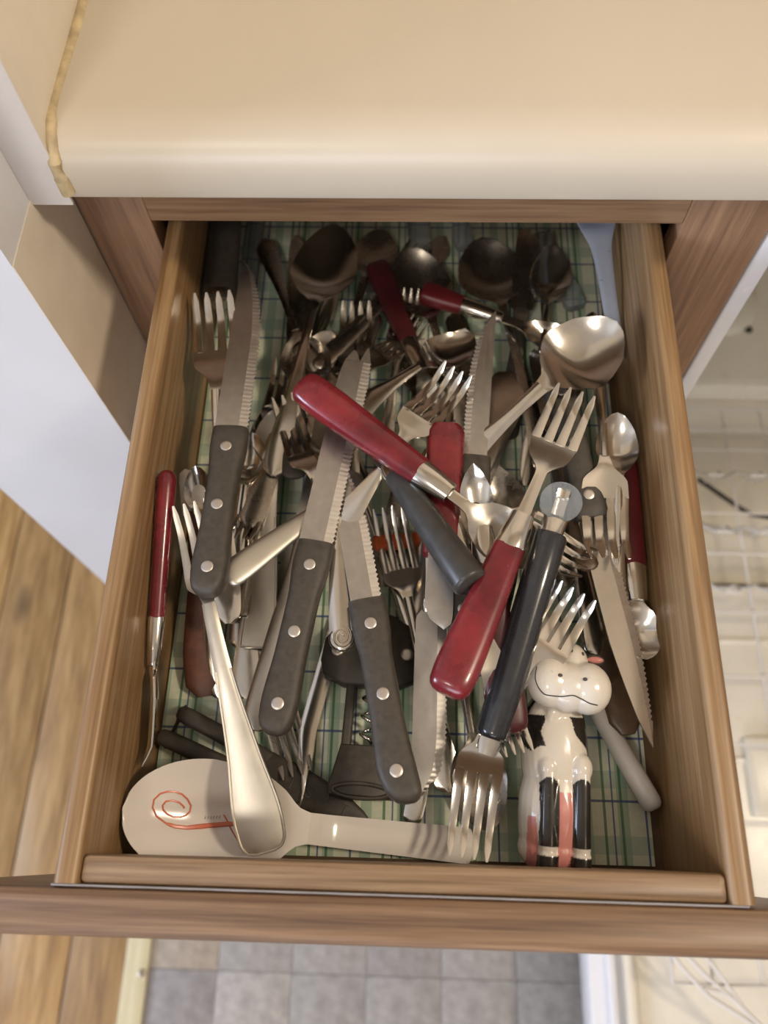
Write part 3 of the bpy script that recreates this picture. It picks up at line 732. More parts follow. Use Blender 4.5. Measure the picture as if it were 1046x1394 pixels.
def build_cow(rec):
    r = thing(rec['name'], rec['label'], rec['cat']); place(r, rec); r.matrix_world = r.matrix_world @ Matrix.Diagonal((.90, 1.0, .92, 1))
    bo = bpy.data.objects.new('body', cow(.11)); COL.objects.link(bo); bo.parent = r
    obj('nostril', ellipsoid((-.0015, .1018, .0484), (.0015, .0010, .0006), 12, 8), 'black', bo); obj('nostril', ellipsoid((.0135, .1005, .0484), (.0015, .0010, .0006), 12, 8), 'black', bo)
    mo = []
    mp = [(-.0150, .1060), (-.0160, .1000), (-.0140, .0945), (-.0090, .0908), (-.001, .0905), (.006, .0915), (.011, .0902), (.017, .0878), (.0215, .0872)]
    for k in range(33):
        x = float(cur(range(9), [p[0] for p in mp], k / 4)); y = float(cur(range(9), [p[1] for p in mp], k / 4))
        zs = max(rz * math.sqrt(max(0, 1 - ((x - cx) / rx) ** 2 - ((y - cy) / ry) ** 2)) for cx, cy, rx, ry, rz in ((-.0052, .0985, .015, .0145, .0125), (.0172, .096, .015, .0145, .0125), (.0055, .096, .0165, .014, .0122)))
        mo.append((x, y, .0365 + zs + .0001))
    obj('mouth_line', wire(mo, .00032, 5), 'dark_rubber', bo)
    obj('eye', ellipsoid((.0075, .1165, .0362), (.0011, .0013, .0009), 12, 8), 'black', bo); obj('eye', ellipsoid((.0148, .1150, .0350), (.0010, .0012, .0009), 12, 8), 'black', bo)
    for sx, nm in ((1, 'ear'), (-1, 'ear')):
        e = obj(nm, ellipsoid((.0095 + sx * .0150, .1125, .0235), (.0068, .0038, .0022), 18, 10), 'black', bo)
        if sx > 0: obj('ear_inside', ellipsoid((.0095 + sx * .0155, .1128, .0250), (.0052, .0020, .0011), 16, 8), 'pink', e)

# ---------------- the cutlery ----------------
def place(o, rec):
    t, h = Vector(rec['tail']), Vector(rec['tip']); y = (h - t).normalized(); x = y.cross(Vector((0, 0, 1))).normalized(); z = x.cross(y); r = R2(rec.get('roll', 0))
    X = x * math.cos(r) - z * math.sin(r); Z = z * math.cos(r) + x * math.sin(r)
    o.matrix_world = Matrix(((X.x, y.x, Z.x, t.x), (X.y, y.y, Z.y, t.y), (X.z, y.z, Z.z, t.z), (0, 0, 0, 1)))
def build(rec):
    if rec['make'] == 'cow': return build_cow(rec)
    L = (Vector(rec['tip']) - Vector(rec['tail'])).length
    r = thing(rec['name'], rec['label'], rec['cat'], (0, 0, 0), rec.get('group')); place(r, rec)
    for name, geo, mat, subs in globals()[rec['make']](L, **rec['spec']):
        p = obj(name, geo, mat, r, ang=2.5 if name == 'blade' and rec['make'] in ('steak_knife', 'table_knife') else 50)
        if name == 'blade' and rec['make'] == 'steak_knife':
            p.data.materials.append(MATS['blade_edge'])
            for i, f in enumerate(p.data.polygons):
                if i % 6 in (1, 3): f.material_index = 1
        for s in subs: obj(s[0], s[1], s[2], p, ang=50)
    return r

# every piece lies at a measured place in the drawer: handle end, then tip (metres), listed from the bottom of the pile up
CUTLERY = [
    {'name': 'slotted_tool', 'cat': 'utensil', 'make': 'slotted_bar', 'tail': (0.0058, 0.0737, 0.0023), 'tip': (0.1298, 0.0211, 0.0), 'spec': {}, 'label': 'black plastic two-bar slotted tool with grey letters, beside the white ladle'},
    {'name': 'bent_fork_handle', 'cat': 'fork', 'make': 'bent_handle', 'tail': (0.1124, 0.1641, 0.0), 'tip': (0.0812, 0.0196, 0.0047), 'spec': {}, 'label': 'slim silver handle with thin bent neck reaching the white ladle handle'},
    {'name': 'corkscrew', 'cat': 'corkscrew', 'make': 'corkscrew', 'tail': (0.1262, 0.0328, 0.0069), 'tip': (0.1311, 0.1395, 0.0006), 'spec': {}, 'label': 'black winged corkscrew with windowed frame and coiled worm, under the steak knives'},
    {'name': 'dinner_fork', 'cat': 'fork', 'make': 'steel_fork', 'tail': (0.021, 0.2204, 0.0), 'tip': (0.0891, 0.0441, 0.0064), 'spec': {'style': 'slim', 'hw': 0.011, 'mat': 'dark_steel'}, 'label': 'dark fork lying on the liner, tines toward the slotted black tool', 'group': 'loose silver forks in the drawer'},
    {'name': 'clear_knife', 'cat': 'knife', 'make': 'flat_handle_knife', 'tail': (0.0231, 0.3904, 0.0008), 'tip': (0.0253, 0.5347, 0.0008), 'spec': {'hl': 0.09, 'hw': 0.0075, 'mat': 'clear'}, 'label': 'clear plastic handled knife beside the tall serrated blade at back left', 'group': 'clear handled knives at the back'},
    {'name': 'clear_knife', 'cat': 'knife', 'make': 'flat_handle_knife', 'tail': (0.1576, 0.4367, 0.0008), 'tip': (0.1451, 0.5647, 0.0008), 'spec': {'hl': 0.08, 'hw': 0.0095, 'mat': 'clear'}, 'label': 'clear plastic handle with rounded end in the dark back middle', 'group': 'clear handled knives at the back'},
    {'name': 'clear_knife', 'cat': 'knife', 'make': 'flat_handle_knife', 'tail': (0.1912, 0.4422, 0.0008), 'tip': (0.1789, 0.5648, 0.0008), 'spec': {'hl': 0.08, 'hw': 0.0075, 'mat': 'clear'}, 'label': 'narrow clear plastic handle, right of the other at the back middle', 'group': 'clear handled knives at the back'},
    {'name': 'cheese_knife', 'cat': 'knife', 'make': 'flat_handle_knife', 'tail': (0.0139, 0.3583, 0.038), 'tip': (0.0099, 0.493, 0.04), 'spec': {'hl': 0.1, 'hw': 0.0125, 'hh': 0.006, 'mat': 'black', 'cap': True}, 'label': 'wide black handled knife with grey end cap in the back left corner'},
    {'name': 'clear_spoon', 'cat': 'spoon', 'make': 'flat_handle_knife', 'tail': (0.2759, 0.3864, 0.0008), 'tip': (0.2516, 0.4575, 0.0008), 'spec': {'hl': 0.075, 'hw': 0.009, 'mat': 'clear', 'bw': 0.01}, 'label': 'clear plastic handle on the liner beside the milky ladle'},
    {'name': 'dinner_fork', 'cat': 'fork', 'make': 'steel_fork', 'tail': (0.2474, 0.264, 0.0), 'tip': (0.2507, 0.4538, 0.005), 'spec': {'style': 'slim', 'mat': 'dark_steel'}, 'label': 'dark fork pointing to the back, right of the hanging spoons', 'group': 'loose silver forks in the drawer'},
    {'name': 'spreader', 'cat': 'spreader', 'make': 'rod_spreader', 'tail': (0.295, 0.0314, 0.0052), 'tip': (0.2364, 0.1474, 0.0018), 'spec': {}, 'label': 'spreader with white rod handle and black ferrule, right of the cow'},
    {'name': 'wooden_knife', 'cat': 'knife', 'make': 'wood_spoon', 'tail': (0.2823, 0.072, 0.0116), 'tip': (0.2618, 0.2249, 0.0), 'spec': {'bw': 0.0105, 'mat': 'brown'}, 'label': 'brown wooden handled knife with rounded end, left of the serrated blade at right'},
    {'name': 'table_knife', 'cat': 'knife', 'make': 'table_knife', 'tail': (0.2693, 0.1199, 0.0105), 'tip': (0.251, 0.3103, 0.0028), 'spec': {'hl': 0.085, 'hw': 0.0088, 'thick': 0.004}, 'label': 'silver knife with broad rounded handle end just behind the cow head', 'group': 'silver table knives in the drawer'},
    {'name': 'red_spoon', 'cat': 'spoon', 'make': 'red_utensil', 'tail': (0.2882, 0.2516, 0.0234), 'tip': (0.2899, 0.1105, 0.0306), 'spec': {'hl': 0.082, 'hw': 0.0105, 'head': 'spoon', 'mat': 'dark_red', 'bw': 0.013, 'headlen': 0.04}, 'label': 'dark red handled spoon against the right drawer wall', 'group': 'red handled cutlery'},
    {'name': 'teaspoon', 'cat': 'spoon', 'make': 'steel_spoon', 'tail': (0.2759, 0.1257, 0.0302), 'tip': (0.2829, 0.2671, 0.047), 'spec': {'bw': 0.0135, 'bl': 0.045, 'style': 'slim'}, 'label': 'small spoon at the right wall with bright bowl beside the dark red handle', 'group': 'loose silver spoons in the drawer'},
    {'name': 'wooden_spreader', 'cat': 'spreader', 'make': 'wood_spoon', 'tail': (0.0271, 0.091, 0.0008), 'tip': (0.0073, 0.2337, 0.0298), 'spec': {'bw': 0.0125, 'mat': 'redwood'}, 'label': 'reddish wooden handled spreader near the left drawer wall'},
    {'name': 'teaspoon', 'cat': 'spoon', 'make': 'steel_spoon', 'tail': (0.036, 0.0899, 0.003), 'tip': (0.012, 0.2332, 0.031), 'spec': {'bw': 0.0095, 'bl': 0.034, 'style': 'slim'}, 'label': 'small spoon with narrow bowl between the red handle and left steak knife', 'group': 'loose silver spoons in the drawer'},
    {'name': 'teaspoon', 'cat': 'spoon', 'make': 'steel_spoon', 'tail': (0.0472, 0.1192, 0.0094), 'tip': (0.0513, 0.2966, 0.0), 'spec': {'bw': 0.013, 'style': 'tear'}, 'label': 'spoon with plain rounded handle end below the rectangular ended handles', 'group': 'loose silver spoons in the drawer'},
    {'name': 'teaspoon', 'cat': 'spoon', 'make': 'steel_spoon', 'tail': (0.0547, 0.0884, 0.0089), 'tip': (0.0466, 0.2427, 0.0129), 'spec': {'bw': 0.013, 'style': 'tear', 'k': 1.15}, 'label': 'spoon whose rounded handle end lies on the liner, left of the longest table knife', 'group': 'loose silver spoons in the drawer'},
    {'name': 'dinner_fork', 'cat': 'fork', 'make': 'steel_fork', 'tail': (0.0447, 0.136, 0.0202), 'tip': (0.0608, 0.3344, 0.0003), 'spec': {'style': 'rect', 'rim': 'square', 'k': 0.95}, 'label': 'dark fork with short square bordered handle end below the left steak knife', 'group': 'loose silver forks in the drawer'},
    {'name': 'teaspoon', 'cat': 'spoon', 'make': 'steel_spoon', 'tail': (0.1556, 0.0202, 0.0), 'tip': (0.1822, 0.1406, 0.0009), 'spec': {'bw': 0.012, 'bl': 0.046, 'style': 'slim'}, 'label': 'small spoon peeping out behind the white ladle handle, near the riveted knife end', 'group': 'loose silver spoons in the drawer'},
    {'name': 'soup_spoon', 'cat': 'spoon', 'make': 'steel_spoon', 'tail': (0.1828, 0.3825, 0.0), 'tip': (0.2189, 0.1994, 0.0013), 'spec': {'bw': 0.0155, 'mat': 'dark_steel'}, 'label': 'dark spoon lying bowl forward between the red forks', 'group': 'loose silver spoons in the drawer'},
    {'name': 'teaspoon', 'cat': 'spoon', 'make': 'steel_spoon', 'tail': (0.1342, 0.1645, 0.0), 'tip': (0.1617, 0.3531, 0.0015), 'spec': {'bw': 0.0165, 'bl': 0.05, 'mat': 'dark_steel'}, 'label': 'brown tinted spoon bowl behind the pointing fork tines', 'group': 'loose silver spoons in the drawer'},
    {'name': 'teaspoon', 'cat': 'spoon', 'make': 'steel_spoon', 'tail': (0.1562, 0.1451, 0.0), 'tip': (0.1902, 0.3621, 0.0023), 'spec': {'bw': 0.0145}, 'label': 'spoon with pale shining bowl, left of the upright grey serrated blade', 'group': 'loose silver spoons in the drawer'},
    {'name': 'dessert_fork', 'cat': 'fork', 'make': 'steel_fork', 'tail': (0.16, 0.1209, 0.009), 'tip': (0.1006, 0.2733, 0.0), 'spec': {'style': 'slim', 'hw': 0.01}, 'label': 'thin silver fork handle slanting under the centre fork', 'group': 'loose silver forks in the drawer'},
    {'name': 'butter_knife', 'cat': 'knife', 'make': 'table_knife', 'tail': (0.1228, 0.3744, 0.0099), 'tip': (0.0669, 0.1441, 0.0), 'spec': {'hl': 0.11, 'bw': 0.0085}, 'label': 'flat silver knife with pale blade pointing forward between two long handles', 'group': 'silver table knives in the drawer'},
    {'name': 'teaspoon', 'cat': 'spoon', 'make': 'steel_spoon', 'tail': (0.0594, 0.1174, 0.018), 'tip': (0.0609, 0.2846, 0.0157), 'spec': {'bw': 0.0165, 'bl': 0.05, 'style': 'rect', 'rim': 'square', 'mat': 'satin', 'k': 1.3}, 'label': 'spoon with double bordered square handle end left of the centre steak knife', 'group': 'loose silver spoons in the drawer'},
    {'name': 'teaspoon', 'cat': 'spoon', 'make': 'steel_spoon', 'tail': (0.0395, 0.1565, 0.0187), 'tip': (0.0444, 0.2629, 0.0197), 'spec': {'bw': 0.012, 'bl': 0.04}, 'label': 'small spoon with pale narrow bowl just right of the left steak knife handle', 'group': 'loose silver spoons in the drawer'},
    {'name': 'table_knife', 'cat': 'knife', 'make': 'table_knife', 'tail': (0.0637, 0.0673, 0.0241), 'tip': (0.1073, 0.3437, 0.0065), 'spec': {'mat': 'satin', 'hl': 0.125, 'hw': 0.0092, 'bw': 0.0095, 'thick': 0.007}, 'label': 'longest silver table knife, its handle along the left of the centre steak knife', 'group': 'silver table knives in the drawer'},
    {'name': 'dessert_fork', 'cat': 'fork', 'make': 'steel_fork', 'tail': (0.0902, 0.4018, 0.0006), 'tip': (0.0445, 0.1818, 0.0286), 'spec': {'style': 'slim', 'hw': 0.0095, 'tl': 0.035}, 'label': 'small fork with tines forward, right of the left steak knife handle', 'group': 'loose silver forks in the drawer'},
    {'name': 'teaspoon', 'cat': 'spoon', 'make': 'steel_spoon', 'tail': (0.0478, 0.1936, 0.0271), 'tip': (0.0921, 0.3516, 0.0116), 'spec': {'bw': 0.0175, 'bl': 0.055, 'mat': 'dark_steel'}, 'label': 'dark bowled spoon behind the end of the top red handle', 'group': 'loose silver spoons in the drawer'},
    {'name': 'ladle', 'cat': 'ladle', 'make': 'ladle', 'tail': (0.1898, 0.0093, 0.0), 'tip': (-0.0016, 0.0224, 0.034), 'spec': {}, 'label': 'white ladle with red swirl logo in the front left of the drawer'},
    {'name': 'teaspoon', 'cat': 'spoon', 'make': 'steel_spoon', 'tail': (0.231, 0.2387, 0.0), 'tip': (0.2584, 0.4339, 0.011), 'spec': {'bw': 0.0155, 'style': 'slim'}, 'label': 'spoon with rounded handle end, left of the red fork neck', 'group': 'loose silver spoons in the drawer'},
    {'name': 'dinner_fork', 'cat': 'fork', 'make': 'steel_fork', 'tail': (0.0699, 0.2843, 0.0215), 'tip': (0.1564, 0.4426, 0.0), 'spec': {'style': 'slim', 'mat': 'dark_steel'}, 'label': 'dark fork at the back pointing to the dark spoon bowls', 'group': 'loose silver forks in the drawer'},
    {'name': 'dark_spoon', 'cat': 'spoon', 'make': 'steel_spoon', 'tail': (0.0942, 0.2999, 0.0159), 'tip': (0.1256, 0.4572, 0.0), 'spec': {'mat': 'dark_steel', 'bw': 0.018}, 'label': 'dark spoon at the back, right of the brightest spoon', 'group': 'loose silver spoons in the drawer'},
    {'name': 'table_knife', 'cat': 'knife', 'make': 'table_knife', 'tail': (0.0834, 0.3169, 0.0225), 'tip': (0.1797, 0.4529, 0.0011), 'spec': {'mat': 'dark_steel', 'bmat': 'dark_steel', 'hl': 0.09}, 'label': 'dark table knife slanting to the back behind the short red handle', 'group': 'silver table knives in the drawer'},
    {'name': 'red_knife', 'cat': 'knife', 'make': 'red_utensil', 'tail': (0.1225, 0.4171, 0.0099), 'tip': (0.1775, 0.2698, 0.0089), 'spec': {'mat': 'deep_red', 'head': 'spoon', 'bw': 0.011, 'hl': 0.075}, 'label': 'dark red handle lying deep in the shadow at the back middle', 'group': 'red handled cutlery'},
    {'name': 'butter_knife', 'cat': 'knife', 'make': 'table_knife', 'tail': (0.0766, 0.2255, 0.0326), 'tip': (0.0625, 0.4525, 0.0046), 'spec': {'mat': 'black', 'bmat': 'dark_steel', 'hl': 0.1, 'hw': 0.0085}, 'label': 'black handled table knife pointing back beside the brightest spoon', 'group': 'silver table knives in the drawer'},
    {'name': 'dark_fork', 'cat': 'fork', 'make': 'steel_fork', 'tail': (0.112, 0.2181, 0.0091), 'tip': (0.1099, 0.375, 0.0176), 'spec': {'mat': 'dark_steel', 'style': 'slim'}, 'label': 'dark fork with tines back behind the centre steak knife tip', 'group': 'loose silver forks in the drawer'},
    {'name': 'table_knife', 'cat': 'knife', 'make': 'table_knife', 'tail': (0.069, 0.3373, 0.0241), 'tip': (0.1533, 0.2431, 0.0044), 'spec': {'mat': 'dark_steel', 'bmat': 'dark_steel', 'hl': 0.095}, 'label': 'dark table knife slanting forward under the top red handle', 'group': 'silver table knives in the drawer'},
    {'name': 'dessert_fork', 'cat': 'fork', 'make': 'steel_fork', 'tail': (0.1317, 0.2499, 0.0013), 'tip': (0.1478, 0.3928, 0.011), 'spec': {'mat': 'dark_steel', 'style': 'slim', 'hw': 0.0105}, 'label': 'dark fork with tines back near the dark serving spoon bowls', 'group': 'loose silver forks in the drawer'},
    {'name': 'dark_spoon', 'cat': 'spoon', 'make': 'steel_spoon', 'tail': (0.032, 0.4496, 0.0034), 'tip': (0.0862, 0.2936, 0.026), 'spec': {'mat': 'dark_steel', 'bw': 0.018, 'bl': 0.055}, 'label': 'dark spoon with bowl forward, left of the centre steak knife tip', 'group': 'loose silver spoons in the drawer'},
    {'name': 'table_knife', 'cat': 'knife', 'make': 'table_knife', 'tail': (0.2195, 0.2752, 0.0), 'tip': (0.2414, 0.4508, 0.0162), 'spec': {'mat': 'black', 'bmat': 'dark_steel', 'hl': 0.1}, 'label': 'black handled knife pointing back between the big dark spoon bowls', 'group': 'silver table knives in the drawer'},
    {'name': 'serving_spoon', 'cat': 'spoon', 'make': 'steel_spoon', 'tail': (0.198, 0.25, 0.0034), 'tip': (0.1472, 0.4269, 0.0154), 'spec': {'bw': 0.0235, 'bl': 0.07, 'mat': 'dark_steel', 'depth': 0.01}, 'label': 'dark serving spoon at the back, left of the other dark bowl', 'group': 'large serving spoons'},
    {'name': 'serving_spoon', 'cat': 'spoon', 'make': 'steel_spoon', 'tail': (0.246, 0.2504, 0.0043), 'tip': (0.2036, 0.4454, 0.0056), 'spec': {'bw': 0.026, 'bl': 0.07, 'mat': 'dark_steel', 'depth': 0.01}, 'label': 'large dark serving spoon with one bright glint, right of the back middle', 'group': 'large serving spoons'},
    {'name': 'dessert_fork', 'cat': 'fork', 'make': 'steel_fork', 'tail': (0.0702, 0.2535, 0.0253), 'tip': (0.157, 0.363, 0.0114), 'spec': {'style': 'slim', 'hw': 0.009, 'mat': 'dark_steel'}, 'label': 'small dark fork slanting toward the short red handle at the back', 'group': 'loose silver forks in the drawer'},
    {'name': 'red_butter_knife', 'cat': 'knife', 'make': 'red_utensil', 'tail': (0.1577, 0.3845, 0.0181), 'tip': (0.2734, 0.3404, 0.0163), 'spec': {'hl': 0.032, 'fl': 0.03, 'hw': 0.0085, 'head': 'spoon', 'bw': 0.012, 'headlen': 0.05, 'mat': 'dark_red'}, 'label': 'short red handled spoon with bright ferrule at the back', 'group': 'red handled cutlery'},
    {'name': 'plastic_ladle', 'cat': 'ladle', 'make': 'plastic_ladle', 'tail': (0.2929, 0.3361, 0.03), 'tip': (0.2759, 0.4815, 0.052), 'spec': {}, 'label': 'milky plastic ladle leaning on the back right wall'},
    {'name': 'dark_fork', 'cat': 'fork', 'make': 'steel_fork', 'tail': (0.2529, 0.1648, 0.0069), 'tip': (0.2608, 0.3444, 0.0176), 'spec': {'mat': 'dark_steel', 'style': 'slim'}, 'label': 'dark fork with tines back, right of the red fork head', 'group': 'loose silver forks in the drawer'},
    {'name': 'table_knife', 'cat': 'knife', 'make': 'table_knife', 'tail': (0.2599, 0.1636, 0.0401), 'tip': (0.2442, 0.3416, 0.0121), 'spec': {'mat': 'brown', 'bmat': 'dark_steel', 'hl': 0.1}, 'label': 'brown handled table knife under the red fork head', 'group': 'silver table knives in the drawer'},
    {'name': 'steak_knife', 'cat': 'knife', 'make': 'steak_knife', 'tail': (0.245, 0.2955, 0.0453), 'tip': (0.2902, 0.0636, 0.0278), 'spec': {'side': -1, 'shape': 'point', 'bw': 0.0092, 'bmat': 'steel', 'hl': 0.1}, 'label': 'serrated steak knife pointing forward along the right drawer wall', 'group': 'steak knives with black riveted handles'},
    {'name': 'dinner_fork', 'cat': 'fork', 'make': 'steel_fork', 'tail': (0.2773, 0.3554, 0.0375), 'tip': (0.2696, 0.1665, 0.0487), 'spec': {'hw': 0.0146, 'hl': 0.068, 'style': 'slim', 'mat': 'steel'}, 'label': 'fork with tines pointing forward, left of the dark red handle at right', 'group': 'loose silver forks in the drawer'},
    {'name': 'dessert_spoon', 'cat': 'spoon', 'make': 'steel_spoon', 'tail': (0.2248, 0.3246, 0.0089), 'tip': (0.1747, 0.1407, 0.0), 'spec': {'bw': 0.017, 'style': 'broad', 'k': 1.22}, 'label': 'spoon with broad rounded handle end, right of the upright grey serrated blade', 'group': 'loose silver spoons in the drawer'},
    {'name': 'serving_spoon', 'cat': 'spoon', 'make': 'steel_spoon', 'tail': (0.1736, 0.2229, 0.0449), 'tip': (0.2819, 0.3183, 0.0729), 'spec': {'bw': 0.0255, 'bl': 0.064, 'style': 'flare', 'depth': 0.009}, 'label': 'serving spoon with broad flared handle lying diagonally at back right', 'group': 'large serving spoons'},
    {'name': 'serving_spoon', 'cat': 'spoon', 'make': 'steel_spoon', 'tail': (0.0616, 0.2289, 0.0305), 'tip': (0.0914, 0.442, 0.022), 'spec': {'bw': 0.0245, 'bl': 0.084, 'depth': 0.01}, 'label': 'serving spoon with the brightest lamp reflection at back left', 'group': 'large serving spoons'},
    {'name': 'dinner_fork', 'cat': 'fork', 'make': 'steel_fork', 'tail': (0.1662, 0.2216, 0.0441), 'tip': (0.2578, 0.1627, 0.0495), 'spec': {'hw': 0.0125, 'style': 'tear'}, 'label': 'fork with tines pointing right beneath the peeler loop', 'group': 'loose silver forks in the drawer'},
    {'name': 'teaspoon', 'cat': 'spoon', 'make': 'steel_spoon', 'tail': (0.1782, 0.149, 0.0052), 'tip': (0.1993, 0.0174, 0.0), 'spec': {'bw': 0.0165, 'mat': 'dark_steel', 'style': 'slim'}, 'label': 'dark spoon beneath the forward fork, next to the white ladle handle', 'group': 'loose silver spoons in the drawer'},
    {'name': 'dessert_fork', 'cat': 'fork', 'make': 'steel_fork', 'tail': (0.1879, 0.0478, 0.0315), 'tip': (0.2486, 0.1452, 0.0595), 'spec': {'hw': 0.0138, 'style': 'slim', 'hl': 0.055, 'tl': 0.034}, 'label': 'small bluish fork standing tines back, just behind the cow head', 'group': 'loose silver forks in the drawer'},
    {'name': 'orange_clip', 'cat': 'clip', 'make': 'clip_strip', 'tail': (0.1272, 0.1878, 0.0146), 'tip': (0.156, 0.1962, 0.0021), 'spec': {}, 'label': 'small orange plastic clip under the centre fork tines'},
    {'name': 'dinner_fork', 'cat': 'fork', 'make': 'steel_fork', 'tail': (0.1778, 0.0384, 0.0047), 'tip': (0.1371, 0.212, 0.0168), 'spec': {'hw': 0.0125, 'style': 'tear'}, 'label': 'centre fork with tines back, right of the centre steak knife', 'group': 'loose silver forks in the drawer'},
    {'name': 'table_knife', 'cat': 'knife', 'make': 'table_knife', 'tail': (0.1658, 0.24, 0.0521), 'tip': (0.1651, 0.0344, 0.0241), 'spec': {'hl': 0.098, 'bw': 0.01, 'side': -1, 'teeth': True, 'serr': [0.35, 0.97], 'hw': 0.0075}, 'label': 'wide table knife with serrated tip pointing forward at the centre front', 'group': 'silver table knives in the drawer'},
    {'name': 'steak_knife', 'cat': 'knife', 'make': 'steak_knife', 'tail': (0.1821, 0.1198, 0.0486), 'tip': (0.1995, 0.3418, 0.0526), 'spec': {'side': -1, 'shape': 'clip', 'rivets': [0.12, 0.5, 0.86], 'bw': 0.008}, 'label': 'steak knife with upright grey blade and black handle, under the red handles', 'group': 'steak knives with black riveted handles'},
    {'name': 'red_opener', 'cat': 'knife', 'make': 'flat_handle_knife', 'tail': (0.1734, 0.2501, 0.0589), 'tip': (0.1686, 0.1206, 0.0575), 'spec': {'hl': 0.086, 'hw': 0.0118, 'hh': 0.006, 'mat': 'red', 'rivets': [0.48], 'blade': True, 'bw': 0.008}, 'label': 'red flat handled knife with one silver rivet, under the crossing tube handle'},
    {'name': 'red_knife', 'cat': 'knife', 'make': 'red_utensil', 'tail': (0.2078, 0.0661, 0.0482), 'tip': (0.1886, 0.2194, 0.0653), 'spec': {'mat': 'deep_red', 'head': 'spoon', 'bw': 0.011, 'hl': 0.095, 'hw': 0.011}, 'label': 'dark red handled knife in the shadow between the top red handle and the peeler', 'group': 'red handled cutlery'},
    {'name': 'dessert_fork', 'cat': 'fork', 'make': 'steel_fork', 'tail': (0.1751, 0.19, 0.0654), 'tip': (0.2121, 0.0559, 0.0498), 'spec': {'style': 'slim', 'hw': 0.0095, 'tl': 0.035}, 'label': 'small fork with tines forward under the peeler handle end', 'group': 'loose silver forks in the drawer'},
    {'name': 'dinner_fork', 'cat': 'fork', 'make': 'steel_fork', 'tail': (0.2104, 0.1757, 0.0496), 'tip': (0.1857, 0.0038, 0.0309), 'spec': {'hw': 0.013, 'style': 'tear', 'hl': 0.066, 'tl': 0.044, 'lift': 0.014}, 'label': 'fork with tines forward over the white ladle handle end', 'group': 'loose silver forks in the drawer'},
    {'name': 'dinner_fork', 'cat': 'fork', 'make': 'steel_fork', 'tail': (0.0456, 0.1264, 0.042), 'tip': (0.0182, 0.3433, 0.067), 'spec': {'hw': 0.015, 'hl': 0.072, 'tl': 0.04, 'style': 'tear'}, 'label': 'fork in the back left beside the tall serrated steak knife', 'group': 'loose silver forks in the drawer'},
    {'name': 'red_fork', 'cat': 'fork', 'make': 'red_utensil', 'tail': (0.0125, 0.211, 0.074), 'tip': (0.0114, 0.0469, 0.034), 'spec': {'hl': 0.088, 'fl': 0.026, 'hw': 0.0058, 'hh': 0.0058, 'head': 'fork', 'round_': True, 'hw2': 0.011, 'headlen': 0.06}, 'label': 'thin red handled fork standing on edge along the left drawer wall', 'group': 'red handled cutlery', 'roll': 75},
    {'name': 'rimmed_fork', 'cat': 'fork', 'make': 'steel_fork', 'tail': (0.0786, 0.0029, 0.0416), 'tip': (0.0224, 0.1901, 0.0696), 'spec': {'hw': 0.012, 'style': 'broad', 'rim': 'round', 'mat': 'satin', 'k': 1.12, 'lift': 0.016}, 'label': 'silver fork with broad rimmed handle over the white ladle'},
    {'name': 'table_knife', 'cat': 'knife', 'make': 'table_knife', 'tail': (0.0464, 0.1443, 0.0681), 'tip': (0.1212, 0.2227, 0.0401), 'spec': {'mat': 'satin', 'hl': 0.088, 'hw': 0.0088, 'bw': 0.0095, 'thick': 0.0055}, 'label': 'table knife with bright edged handle lying across the left steak knife', 'group': 'silver table knives in the drawer'},
    {'name': 'steak_knife', 'cat': 'knife', 'make': 'steak_knife', 'tail': (0.04, 0.1311, 0.074), 'tip': (0.044, 0.3756, 0.0598), 'spec': {'shape': 'clip', 'bw': 0.0104, 'hl': 0.108}, 'label': 'leftmost steak knife, its clean curved tip pointing to the back', 'group': 'steak knives with black riveted handles'},
    {'name': 'dinner_fork', 'cat': 'fork', 'make': 'steel_fork', 'tail': (0.1285, 0.1182, 0.0553), 'tip': (0.0675, 0.2873, 0.0282), 'spec': {'hw': 0.0134, 'hl': 0.074, 'tl': 0.05, 'style': 'tear'}, 'label': 'large fork with shining tines at left of the centre steak knife', 'group': 'loose silver forks in the drawer'},
    {'name': 'teaspoon', 'cat': 'spoon', 'make': 'steel_spoon', 'tail': (0.1151, 0.1083, 0.0546), 'tip': (0.0999, 0.2747, 0.0386), 'spec': {'bw': 0.015, 'style': 'slim', 'medal': True, 'k': 1.25}, 'label': 'spoon with round scroll medallion end between two black knife handles', 'group': 'loose silver spoons in the drawer'},
    {'name': 'steak_knife', 'cat': 'knife', 'make': 'steak_knife', 'tail': (0.1504, 0.0266, 0.0633), 'tip': (0.1092, 0.2273, 0.0464), 'spec': {'shape': 'point', 'bw': 0.0092, 'hook': 0.004, 'hl': 0.112}, 'label': 'steak knife with hooked black handle end nearest the drawer front', 'group': 'steak knives with black riveted handles'},
    {'name': 'dinner_fork', 'cat': 'fork', 'make': 'steel_fork', 'tail': (0.109, 0.1843, 0.0529), 'tip': (0.1814, 0.2886, 0.0617), 'spec': {'hw': 0.0128, 'style': 'tear'}, 'label': 'fork with tines pointing to back right above the red handles', 'group': 'loose silver forks in the drawer'},
    {'name': 'teaspoon', 'cat': 'spoon', 'make': 'steel_spoon', 'tail': (0.1072, 0.265, 0.044), 'tip': (0.1933, 0.3459, 0.016), 'spec': {'bw': 0.0155, 'style': 'broad', 'k': 0.9}, 'label': 'spoon with broad pale handle left of the fork pointing to back right', 'group': 'loose silver spoons in the drawer'},
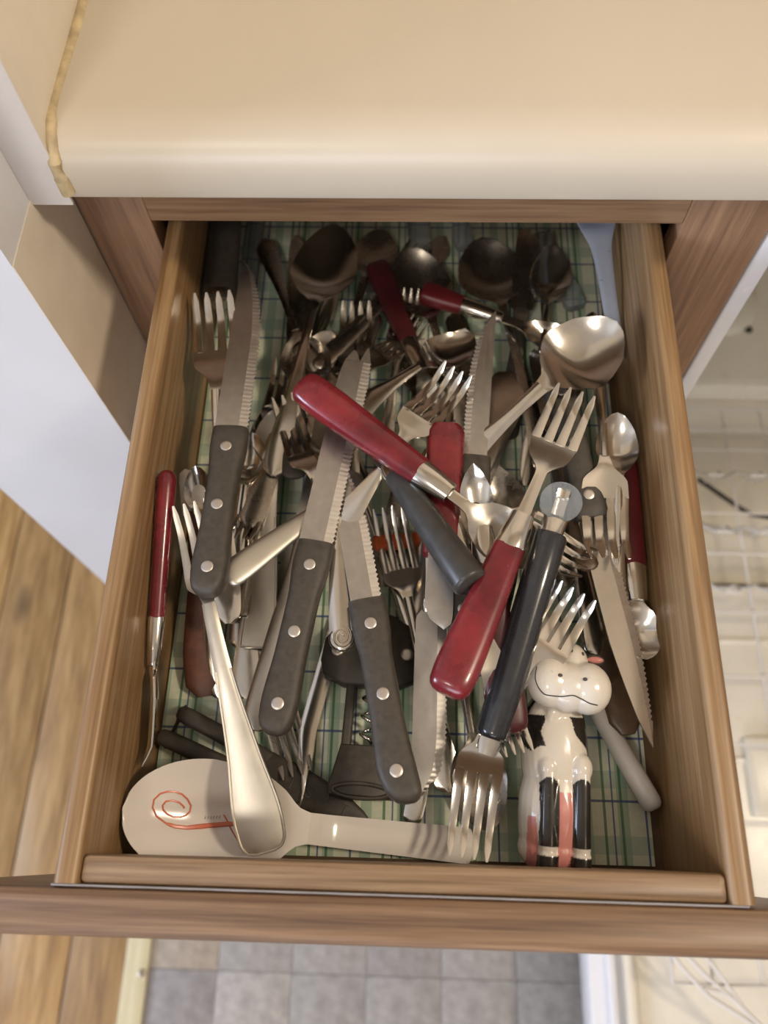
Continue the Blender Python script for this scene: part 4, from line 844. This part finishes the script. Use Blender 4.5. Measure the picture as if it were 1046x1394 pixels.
    {'name': 'tube_knife', 'cat': 'knife', 'make': 'tube_knife', 'tail': (0.1871, 0.1385, 0.074), 'tip': (0.1193, 0.2547, 0.047), 'spec': {'hl': 0.088, 'r': 0.0104, 'mat': 'charcoal', 'taper': 0.72, 'bw': 0.007}, 'label': 'charcoal tube handled knife crossing under the red fork'},
    {'name': 'steak_knife', 'cat': 'knife', 'make': 'steak_knife', 'tail': (0.0801, 0.0608, 0.0548), 'tip': (0.1174, 0.3102, 0.052), 'spec': {'shape': 'fork', 'bw': 0.0104, 'hl': 0.112, 'serr': [0.02, 0.98]}, 'label': 'centre steak knife with forked tip and three rivets', 'group': 'steak knives with black riveted handles'},
    {'name': 'red_spoon', 'cat': 'spoon', 'make': 'red_utensil', 'tail': (0.0824, 0.2685, 0.074), 'tip': (0.228, 0.1577, 0.066), 'spec': {'hl': 0.094, 'hw': 0.0112, 'hh': 0.0078, 'fl': 0.022, 'head': 'spoon', 'bw': 0.0175, 'headlen': 0.058}, 'label': 'red handled spoon on top of the pile crossing the centre steak knife', 'group': 'red handled cutlery'},
    {'name': 'peeler', 'cat': 'peeler', 'make': 'tube_knife', 'tail': (0.1984, 0.0646, 0.046), 'tip': (0.242, 0.2045, 0.074), 'spec': {'hl': 0.118, 'r': 0.0094, 'mat': 'tube_black', 'taper': 1.0, 'loop': True}, 'label': 'peeler with glossy black tube handle and clear plastic loop'},
    {'name': 'red_fork', 'cat': 'fork', 'make': 'red_utensil', 'tail': (0.1719, 0.0806, 0.074), 'tip': (0.2533, 0.2701, 0.0685), 'spec': {'hl': 0.09, 'fl': 0.022, 'head': 'fork', 'hw': 0.0118, 'hh': 0.0082, 'hw2': 0.0145, 'headlen': 0.064, 'tl': 0.038}, 'label': 'red handled fork on top of the pile pointing to the back right', 'group': 'red handled cutlery'},
    {'name': 'cow_figurine', 'cat': 'figurine', 'make': 'cow', 'tail': (0.2327, 0.0027, 0.004), 'tip': (0.2374, 0.1151, 0.022), 'spec': {}, 'label': 'glazed ceramic cow figurine with black patches and pink belly, lying at the front right'},
]
for rec in CUTLERY: build(rec)
